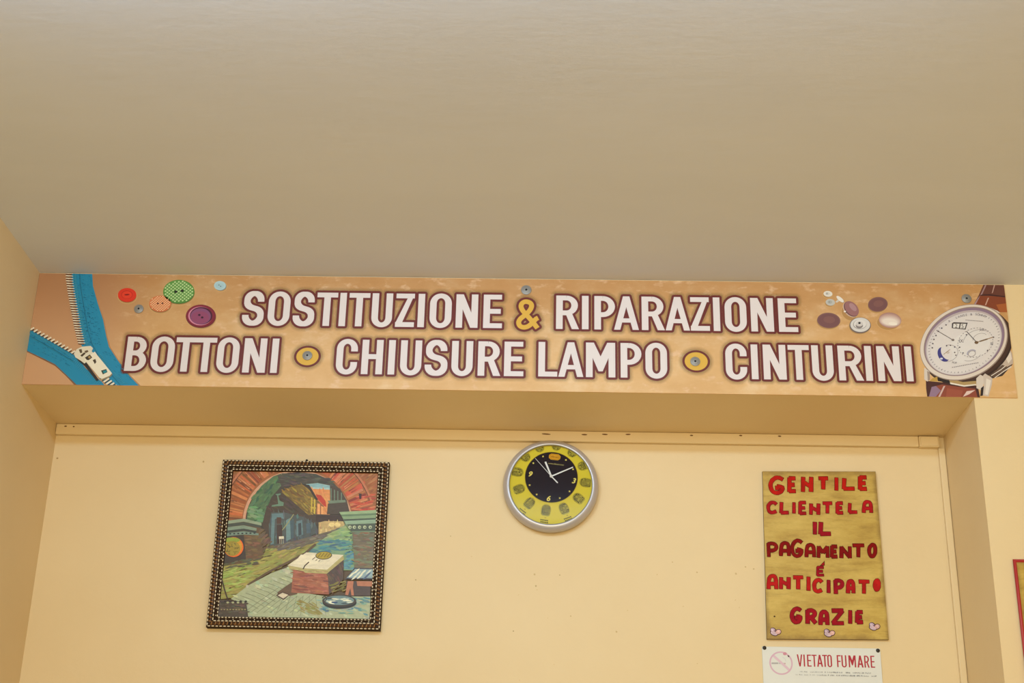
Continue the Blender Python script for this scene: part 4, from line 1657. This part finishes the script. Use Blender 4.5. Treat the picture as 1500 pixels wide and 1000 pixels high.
P([(488, 624), (590, 554), (792, 568), (702, 648), (574, 640)], (218, 210, 200))
P([(560, 566), (700, 574), (640, 620), (520, 616)], (228, 220, 210))
band(p, [(572, 645), (582, 626), (604, 606)], 6, (70, 54, 42), T)
P(ell(684, 571, 45, 22, -3), (72, 58, 28))
P(ell(684, 570, 41, 19, -3), (168, 148, 52))
for x in (660, 676, 694, 710):
    band(p, [(x - 8, 580), (x + 10, 558)], 4, (116, 98, 32), T)
for x, y in ((626, 590), (644, 596), (660, 600), (634, 584)):
    stroke(x, y, -40, 8, 2, (70, 54, 44))
# right pier with capital
P([(838, 440), (1010, 430), (1010, 660), (850, 640), (846, 540)], (112, 102, 88))
daub([(842, 445), (960, 440), (950, 640), (852, 630)], 60, [(132, 118, 98), (140, 96, 76), (120, 138, 120), (98, 82, 72), (110, 126, 112)], 2, 26, 6)
for poly, c in (([(770, 338), (1010, 322), (1010, 445), (835, 445), (800, 405), (792, 380)], (112, 132, 112)), ([(768, 336), (1010, 322), (1010, 340), (776, 350)], (146, 170, 140)),
                ([(776, 350), (1010, 340), (1010, 350), (784, 360)], (100, 124, 100)), ([(784, 360), (1010, 350), (1010, 366), (790, 374)], (132, 156, 130)),
                ([(792, 376), (1010, 366), (1010, 374), (796, 384)], (70, 80, 70)), ([(796, 384), (1010, 374), (1010, 394), (804, 402)], (140, 166, 152)),
                ([(812, 404), (1010, 396), (1010, 436), (832, 440)], (76, 84, 76))):
    P(poly, c)
for x in (826, 850, 878, 906, 936):
    P(ell(x, 418, 9, 9), (176, 186, 166))
    P(ell(x + 2, 419, 4, 4), (96, 104, 92))
# fish stall, basin, crate
P([(806, 712), (936, 708), (936, 790), (806, 790)], (82, 68, 68))
P([(800, 700), (850, 638), (1010, 642), (1010, 702)], (72, 70, 84))
P([(808, 692), (854, 644), (1010, 648), (1010, 694)], (140, 164, 186))
for x, y in ((834, 676), (850, 690), (862, 656), (880, 684), (898, 662), (912, 688), (928, 660), (870, 670), (924, 676)):
    stroke(x, y, -42, 22, 5, random.choice([(214, 216, 212), (196, 204, 210), (84, 100, 140), (224, 222, 214)]))
P([(814, 710), (846, 710), (842, 740), (848, 788), (834, 788), (828, 748), (816, 786), (800, 784)], (178, 116, 96))
P([(862, 710), (1010, 712), (1010, 742), (866, 736)], (176, 116, 94))
P(ell(770, 826, 92, 34), (46, 42, 42))
P(ell(768, 816, 92, 32), (70, 62, 58))
P(ell(768, 814, 80, 25), (112, 136, 152))
for k in range(18):
    stroke(random.uniform(705, 832), random.uniform(798, 830), random.uniform(-14, 14), 20, 3.4, random.choice([(206, 212, 210), (62, 86, 132), (176, 190, 196), (54, 62, 76), (226, 226, 218)]))
band(p, [(676, 800), (690, 790), (700, 806), (692, 820)], 5, (56, 50, 48), T)
P([(80, 806), (150, 812), (262, 822), (268, 850), (278, 930), (80, 930)], (78, 68, 62))
daub([(115, 815), (260, 828), (268, 890), (112, 890)], 40, [(92, 80, 72), (60, 52, 50), (104, 90, 80)], 5, 22, 5)
for k in range(9):
    P(ell(130 + k * 16, 864, 5, 3), (150, 140, 100))
    P(ell(150 + k * 14, 820 + (k % 2) * 6, 7, 5), (164, 168, 140) if k % 2 else (52, 46, 44))
band(p, [(132, 700), (148, 760), (166, 815)], 7, (70, 54, 46), T)
p.build('canvas', M['oil'], pic, 'painted canvas')
bm = bmesh.new()
box(bm, PX0 + .008, PX1 - .008, YP + .0004, D - .0005, PZ0 + .008, PZ1 - .008)
build('backing_board', bm, M['board_edge'], pic)

# ------------------------------------------------------------------ gold board with hand-painted red letters
YB = D - 0.010
q0, q1, q2, q3 = un(1117, 690, YB), un(1282.5, 690.3, YB), un(1123.5, 935.5, YB), un(1302, 936.5, YB)
board = empty('gold_sign', ((q2[0] + q3[0]) / 2, D, (q2[1] + q3[1]) / 2), 'gold painted board asking for payment in advance in red hand lettering', 'sign')
bm = bmesh.new()
fr_ = [Vector((q[0], YB, q[1])) for q in (q2, q3, q1, q0)]
v1 = [bm.verts.new(v) for v in fr_]
v2 = [bm.verts.new(v + Vector((0, .0095, 0))) for v in fr_]
f = bm.faces.new(v1)
for k in range(4):
    g = bm.faces.new((v1[k], v1[(k + 1) % 4], v2[(k + 1) % 4], v2[k]))
    g.material_index = 1
bm.faces.new(v2[::-1]).material_index = 1
bmesh.ops.recalc_face_normals(bm, faces=bm.faces[:])
build('board', bm, [M['gold_board'], M['board_edge']], board)

p = Print(YB - .0001)
T = Tz(0, 0, 1, YB)
p.add([T(a) for a in ell(1134.5, 902.5, 1.4, 1.2, 0, 9)], (70, 46, 20))
p.build('nail_hole', M['brush'], board)


def hg(ch):
    """hand-drawn capital as centre lines in a unit box, y down"""
    A_ = {
        'G': [smooth([(.95, .16), (.72, .06), (.45, .06), (.18, .24), (.08, .5), (.2, .82), (.5, .95), (.82, .86), (.93, .62), (.55, .56)], 3), [(.55, .56), (.52, .70), (.70, .66)]],
        'E': [[(.18, .06), (.16, .94)], [(.16, .09), (.88, .09)], [(.16, .50), (.78, .50)], [(.16, .91), (.92, .90)]],
        'N': [[(.12, .04), (.10, .96)], [(.90, .04), (.88, .96)], [(.12, .34), (.88, .66)]],
        'n': [[(.12, .04), (.10, .96)], [(.90, .04), (.92, .96)], [(.10, .08), (.90, .92)]],
        'T': [[(.02, .10), (.98, .10)], [(.50, .10), (.50, .97)]],
        'I': [[(.5, .04), (.5, .96)]],
        'L': [[(.2, .04), (.16, .90)], [(.16, .89), (.92, .88)]],
        'C': [smooth([(.93, .22), (.72, .08), (.42, .08), (.15, .28), (.10, .55), (.22, .84), (.52, .93), (.92, .82)], 3)],
        'A': [smooth([(.10, .97), (.11, .5), (.22, .16), (.5, .06), (.78, .16), (.88, .5), (.90, .97)], 3), [(.12, .62), (.88, .62)]],
        'P': [[(.14, .05), (.20, .97)], smooth([(.14, .09), (.55, .06), (.88, .2), (.86, .42), (.60, .54), (.18, .56)], 3)],
        'R': [[(.14, .05), (.16, .97)], smooth([(.14, .09), (.55, .06), (.84, .2), (.82, .38), (.58, .52), (.18, .54)], 3), [(.46, .54), (.94, .94)]],
        'M': [[(.10, .97), (.14, .05)], [(.14, .08), (.50, .58)], [(.50, .58), (.88, .08)], [(.88, .05), (.90, .97)]],
        'O': [smooth([(.5, .07), (.18, .28), (.12, .6), (.3, .9), (.58, .93), (.86, .7), (.88, .32), (.72, .1), (.5, .07)], 3)],
        'Z': [[(.04, .09), (.94, .09)], [(.90, .10), (.10, .90)], [(.06, .91), (.98, .91)]],
    }
    return A_[ch]


def hand_word(label, letters, ox, oy, col, wpx, dark):
    k = 1500 / 210
    p = Print(YB - .0006)
    p.k = 8
    TT = Tz(ox, oy, k, YB)
    sc = 1 / (k * 490)
    edge_, core, hi = [], [], []
    for it in letters:
        ch, x0, y0, x1, y1 = it[:5]
        strokes = hg(ch)
        us = [u for q in strokes for u, v in q]
        vs_ = [v for q in strokes for u, v in q]
        nu = (lambda u: (u - min(us)) / (max(us) - min(us))) if max(us) - min(us) > .3 else (lambda u: u)
        nv = lambda v: (v - min(vs_)) / (max(vs_) - min(vs_))
        cl = it[5] if len(it) > 5 else col
        w = wpx * (1.0 if x1 - x0 > 60 else .92)
        for path in strokes:
            pts = []
            for i, (u, v) in enumerate(path):
                u, v = nu(u), nv(v)
                # the centre line runs half a stroke inside the letter's box
                x = x0 + w * .5 + (x1 - x0 - w) * u if (x1 - x0) > w else (x0 + x1) / 2
                y = y0 + w * .42 + (y1 - y0 - w * .84) * v
                pts.append((x, y))
            jw = [w * random.uniform(.92, 1.10) for _ in pts]
            pts = [TT(a) for a in pts]
            for q in ribbon(pts, lambda i, tx, ty: jw[min(i, len(jw) - 1)] * sc):
                edge_.append(inflate(q, 5.0 * sc, 8))
                core.append((inflate(q, .6 * sc, 6), cl))
    p.up()
    for q in edge_:
        p.add(q, dark, keep=True)
    p.up()
    for q, c in core:
        p.add(q, c, keep=True)
    o = p.build('lettering', M['brush'], board, label)


R1, R2, R3, R4, R5 = (182, 24, 10), (172, 20, 26), (132, 10, 6), (182, 26, 22), (154, 12, 30)
DK, DK2 = (88, 16, 8), (70, 10, 8)
random.seed(9)
hand_word('red word GENTILE', [('G', 185, 122, 352, 315), ('E', 382, 125, 485, 302), ('N', 525, 118, 650, 300), ('T', 690, 130, 822, 274), ('I', 868, 126, 920, 285), ('L', 952, 132, 1100, 272), ('E', 1122, 115, 1228, 277)], 1100, 680, R1, 38, DK)
hand_word('red word CLIENTELA', [('C', 165, 385, 280, 517), ('L', 300, 385, 408, 520), ('I', 428, 388, 472, 522), ('E', 498, 382, 590, 530), ('N', 612, 400, 722, 536), ('T', 738, 393, 862, 522), ('E', 888, 388, 976, 524), ('L', 1015, 395, 1124, 514), ('A', 1165, 378, 1274, 516)], 1100, 680, R2, 31, DK)
hand_word('red word IL', [('I', 645, 590, 692, 744), ('L', 708, 590, 852, 744)], 1100, 680, R5, 38, DK)
hand_word('dark red word PAGAMENTO', [('P', 165, 812, 282, 978), ('A', 298, 808, 414, 968), ('G', 415, 783, 547, 972), ('A', 565, 828, 677, 980), ('M', 690, 845, 818, 986), ('E', 830, 842, 917, 982), ('n', 930, 848, 1052, 990), ('T', 1050, 833, 1197, 980), ('O', 1220, 826, 1317, 977)], 1100, 680, R3, 32, DK2)
hand_word('red letter E with accent', [('E', 686, 136, 772, 242)], 1100, 810, R5, 22, DK)
p = Print(YB - .0009)
T = Tz(1100, 810, 1500 / 210, YB)
p.add([T(a) for a in [(720, 132), (770, 78), (772, 130)]], DK)
p.add([T(a) for a in [(732, 126), (765, 92), (766, 125)]], R2)
p.build('accent', M['brush'], board)
hand_word('red word ANTICIPATO', [('A', 168, 223, 282, 386, R4), ('N', 297, 240, 412, 386, R2), ('T', 428, 238, 560, 388, R4), ('I', 580, 236, 624, 402, R4), ('C', 645, 266, 757, 414, R4), ('I', 790, 270, 835, 426, R5), ('P', 866, 270, 972, 437, R5), ('A', 998, 276, 1090, 430, R2), ('T', 1113, 283, 1252, 434, R4), ('O', 1280, 270, 1354, 397, R4)], 1100, 810, R4, 34, DK)
hand_word('crimson word GRAZIE', [('G', 410, 565, 537, 737), ('R', 573, 582, 695, 750), ('A', 710, 598, 818, 762), ('Z', 830, 586, 987, 747), ('I', 1010, 586, 1067, 748), ('E', 1093, 597, 1187, 740)], 1100, 810, R5, 36, DK2)


def shoes(cx, cy, k):
    p = Print(YB - .0007)
    global_T = Tz(1100, 810, 1500 / 210, YB)

    def Q(poly, c):
        p.add([global_T(a) for a in poly], c)
    Q(hull2(ell(cx - 22, cy - 8, 36, 30, 40, 20)), (70, 40, 44))
    Q(hull2(ell(cx - 14, cy + 20, 44, 26, 20, 20)), (70, 40, 44))
    Q(hull2(ell(cx + 30, cy + 6, 34, 30, -20, 20)), (70, 40, 44))
    Q(ell(cx - 24, cy - 10, 29, 22, 40, 20), (196, 168, 186))
    Q(ell(cx - 14, cy + 20, 37, 19, 20, 20), (206, 180, 190))
    Q(ell(cx + 31, cy + 5, 27, 23, -20, 20), (222, 176, 168))
    Q(ell(cx - 32, cy - 14, 12, 8, 40, 12), (222, 200, 212))
    Q(ell(cx + 34, cy, 12, 9, -20, 12), (236, 196, 184))
    Q(ell(cx - 4, cy - 4, 9, 6, 30, 10), (110, 70, 80))
    p.build('ornament', M['brush'], board, 'small lilac and pink ornament')


shoes(255, 818, 1)
shoes(818, 830, 1)
shoes(1290, 762, 1)

# ------------------------------------------------------------------ no-smoking plate
YS = D - 0.004
s0, s1 = un(1116, 945.6, YS), un(1289.5, 950.2, YS)
SX0, SX1, SZ1 = s0[0], s1[0], (s0[1] + s1[1]) / 2
SZ0 = SZ1 - .124
plate = empty('no_smoking_sign', ((SX0 + SX1) / 2, D, SZ0), 'white no-smoking plate screwed under the gold board', 'sign')
bm = bmesh.new()
box(bm, SX0, SX1, YS, D - .0003, SZ0, SZ1, 0.0012)
build('plate', bm, mat('white_plastic', (226, 226, 220), 0.22, spec=0.5), plate)
p = Print(YS - .0002)
T = Tz(1100, 930, 1500 / 210, YS)
ctr = T((315, 292))
RO = .0330


def ringp(r0, r1, c):
    band(p, [(ctr[0] + (r0 + r1) / 2 * math.cos(math.radians(x)), ctr[1] + (r0 + r1) / 2 * math.sin(math.radians(x))) for x in range(0, 361, 6)], r1 - r0, c)


put = lambda poly, c: p.add([T(a) for a in poly], c)
put([(215, 285), (285, 285), (285, 302), (215, 302)], (176, 172, 172))  # mark in washed-out colours: the plate's glare painted in
put([(290, 288), (352, 290), (352, 303), (290, 302)], (190, 188, 188))
put([(352, 290), (362, 290), (362, 304), (352, 303)], (206, 150, 156))
band(p, [(330, 230), (356, 246), (366, 276)], 6, (206, 206, 208), T)
band(p, [(230, 210), (320, 290), (405, 368)], 24, (222, 190, 204), T)
ringp(RO - .0042, RO, (216, 176, 194))
put(ell(355, 194, 20, 16), (206, 140, 156))
put([(380, 208), (400, 212), (404, 232), (388, 228)], (96, 74, 80))
p.build('prohibition_mark', M['ink'], plate, 'pink ring struck through a cigarette, washed out by painted glare')
p = Print(YS - .0002)
zt, zb = T((700, 205))[1], T((700, 330))[1]
for wrd in ([('V', 482, 540), ('I', 548, 568), ('E', 588, 632), ('T', 636, 690), ('A', 690, 752), ('T', 748, 800), ('O', 800, 848)],
            [('F', 900, 942), ('U', 948, 1000), ('M', 1022, 1098), ('A', 1112, 1176), ('R', 1186, 1238), ('E', 1252, 1296)]):
    for ch, x0, x1 in wrd:
        a, b_ = T((x0, 268 + (x0 - 480) * .02)), T((x1, 268 + (x1 - 480) * .02))
        for q in glyph(ch, b_[0] - a[0], zt - zb, .0038, .0032):
            p.add([(a[0] + x, zb + y) for x, y in q], (176, 30, 52), keep=True)
p.build('lettering', M['ink'], plate, 'red words VIETATO FUMARE')
p = Print(YS - .0002)
random.seed(4)
for y0, xa, xb in ((382, 512, 1268), (412, 468, 1324)):
    x = xa
    while x < xb - 8:
        l = random.uniform(8, 17)
        if random.random() < .84:
            c = random.choice([(150, 150, 150), (172, 170, 168), (130, 130, 132)]) if x > 740 else random.choice([(186, 184, 182), (172, 170, 168)])
            yy = y0 + (x - xa) * .021
            for (a0, a1, b0, b1) in ((0, l * .28, -7, 7), (l * .28, l * .72, random.choice([-7, 0, 4]), random.choice([3, 7]))):
                put([(x + a0, yy + b0), (x + a1, yy + b0), (x + a1, yy + b1), (x + a0, yy + b1)], c)
        x += l
    # two lines of small grey legal type, too small to read
p.build('small_print', M['ink'], plate)
for cx, cy in ((1119.8, 948.6), (1286.0, 952.6)):
    screw(cx, cy, .0056, M['dark_steel'], plate, Y=YS)
for x in (SX0 + .009, SX1 - .009):
    bm = bmesh.new()
    lathe_y(bm, x, YS, SZ0 + .008, [(.0056, 0), (.0056, -.0012), (.005, -.002), (.003, -.0026), (.0001, -.0028)], 20)
    build('screw', bm, M['dark_steel'], plate)

# ------------------------------------------------------------------ gold board with red edging on the right-hand pier
ex0, ez1 = un(1483.6, 818.6, -.006)
rb = empty('red_edged_sign', (ex0 + .20, WF, ez1 - .52), 'gold board edged in red at the right edge of the view, on the pale pier', 'sign')
bm = bmesh.new()
box(bm, ex0 + .006, ex0 + .394, -.006, WF - .0003, ez1 - .514, ez1 - .006, 0.001)
build('board', bm, M['gold_board'], rb)
bm = bmesh.new()


def tube_rect(bm, x0, x1, z0, z1, y, r, n=10):
    cs = [(x0, z0), (x1, z0), (x1, z1), (x0, z1)]
    rings = []
    for i, (x, z) in enumerate(cs):
        sx_, sz_ = (-1 if x == x0 else 1), (-1 if z == z0 else 1)
        rings.append([bm.verts.new((x + sx_ * r * math.cos(2 * math.pi * k / n), y + r * math.sin(2 * math.pi * k / n), z + sz_ * r * math.cos(2 * math.pi * k / n))) for k in range(n)])
    for i in range(4):
        q, w = rings[i], rings[(i + 1) % 4]
        for k in range(n):
            f = bm.faces.new((q[k], q[(k + 1) % n], w[(k + 1) % n], w[k]))
            f.smooth = True
    bmesh.ops.recalc_face_normals(bm, faces=bm.faces[:])


tube_rect(bm, ex0 + .0045, ex0 + .3955, ez1 - .5155, ez1 - .0045, -.0045, .0046)
build('edging', bm, M['red_edge'], rb, label='red edging strip')
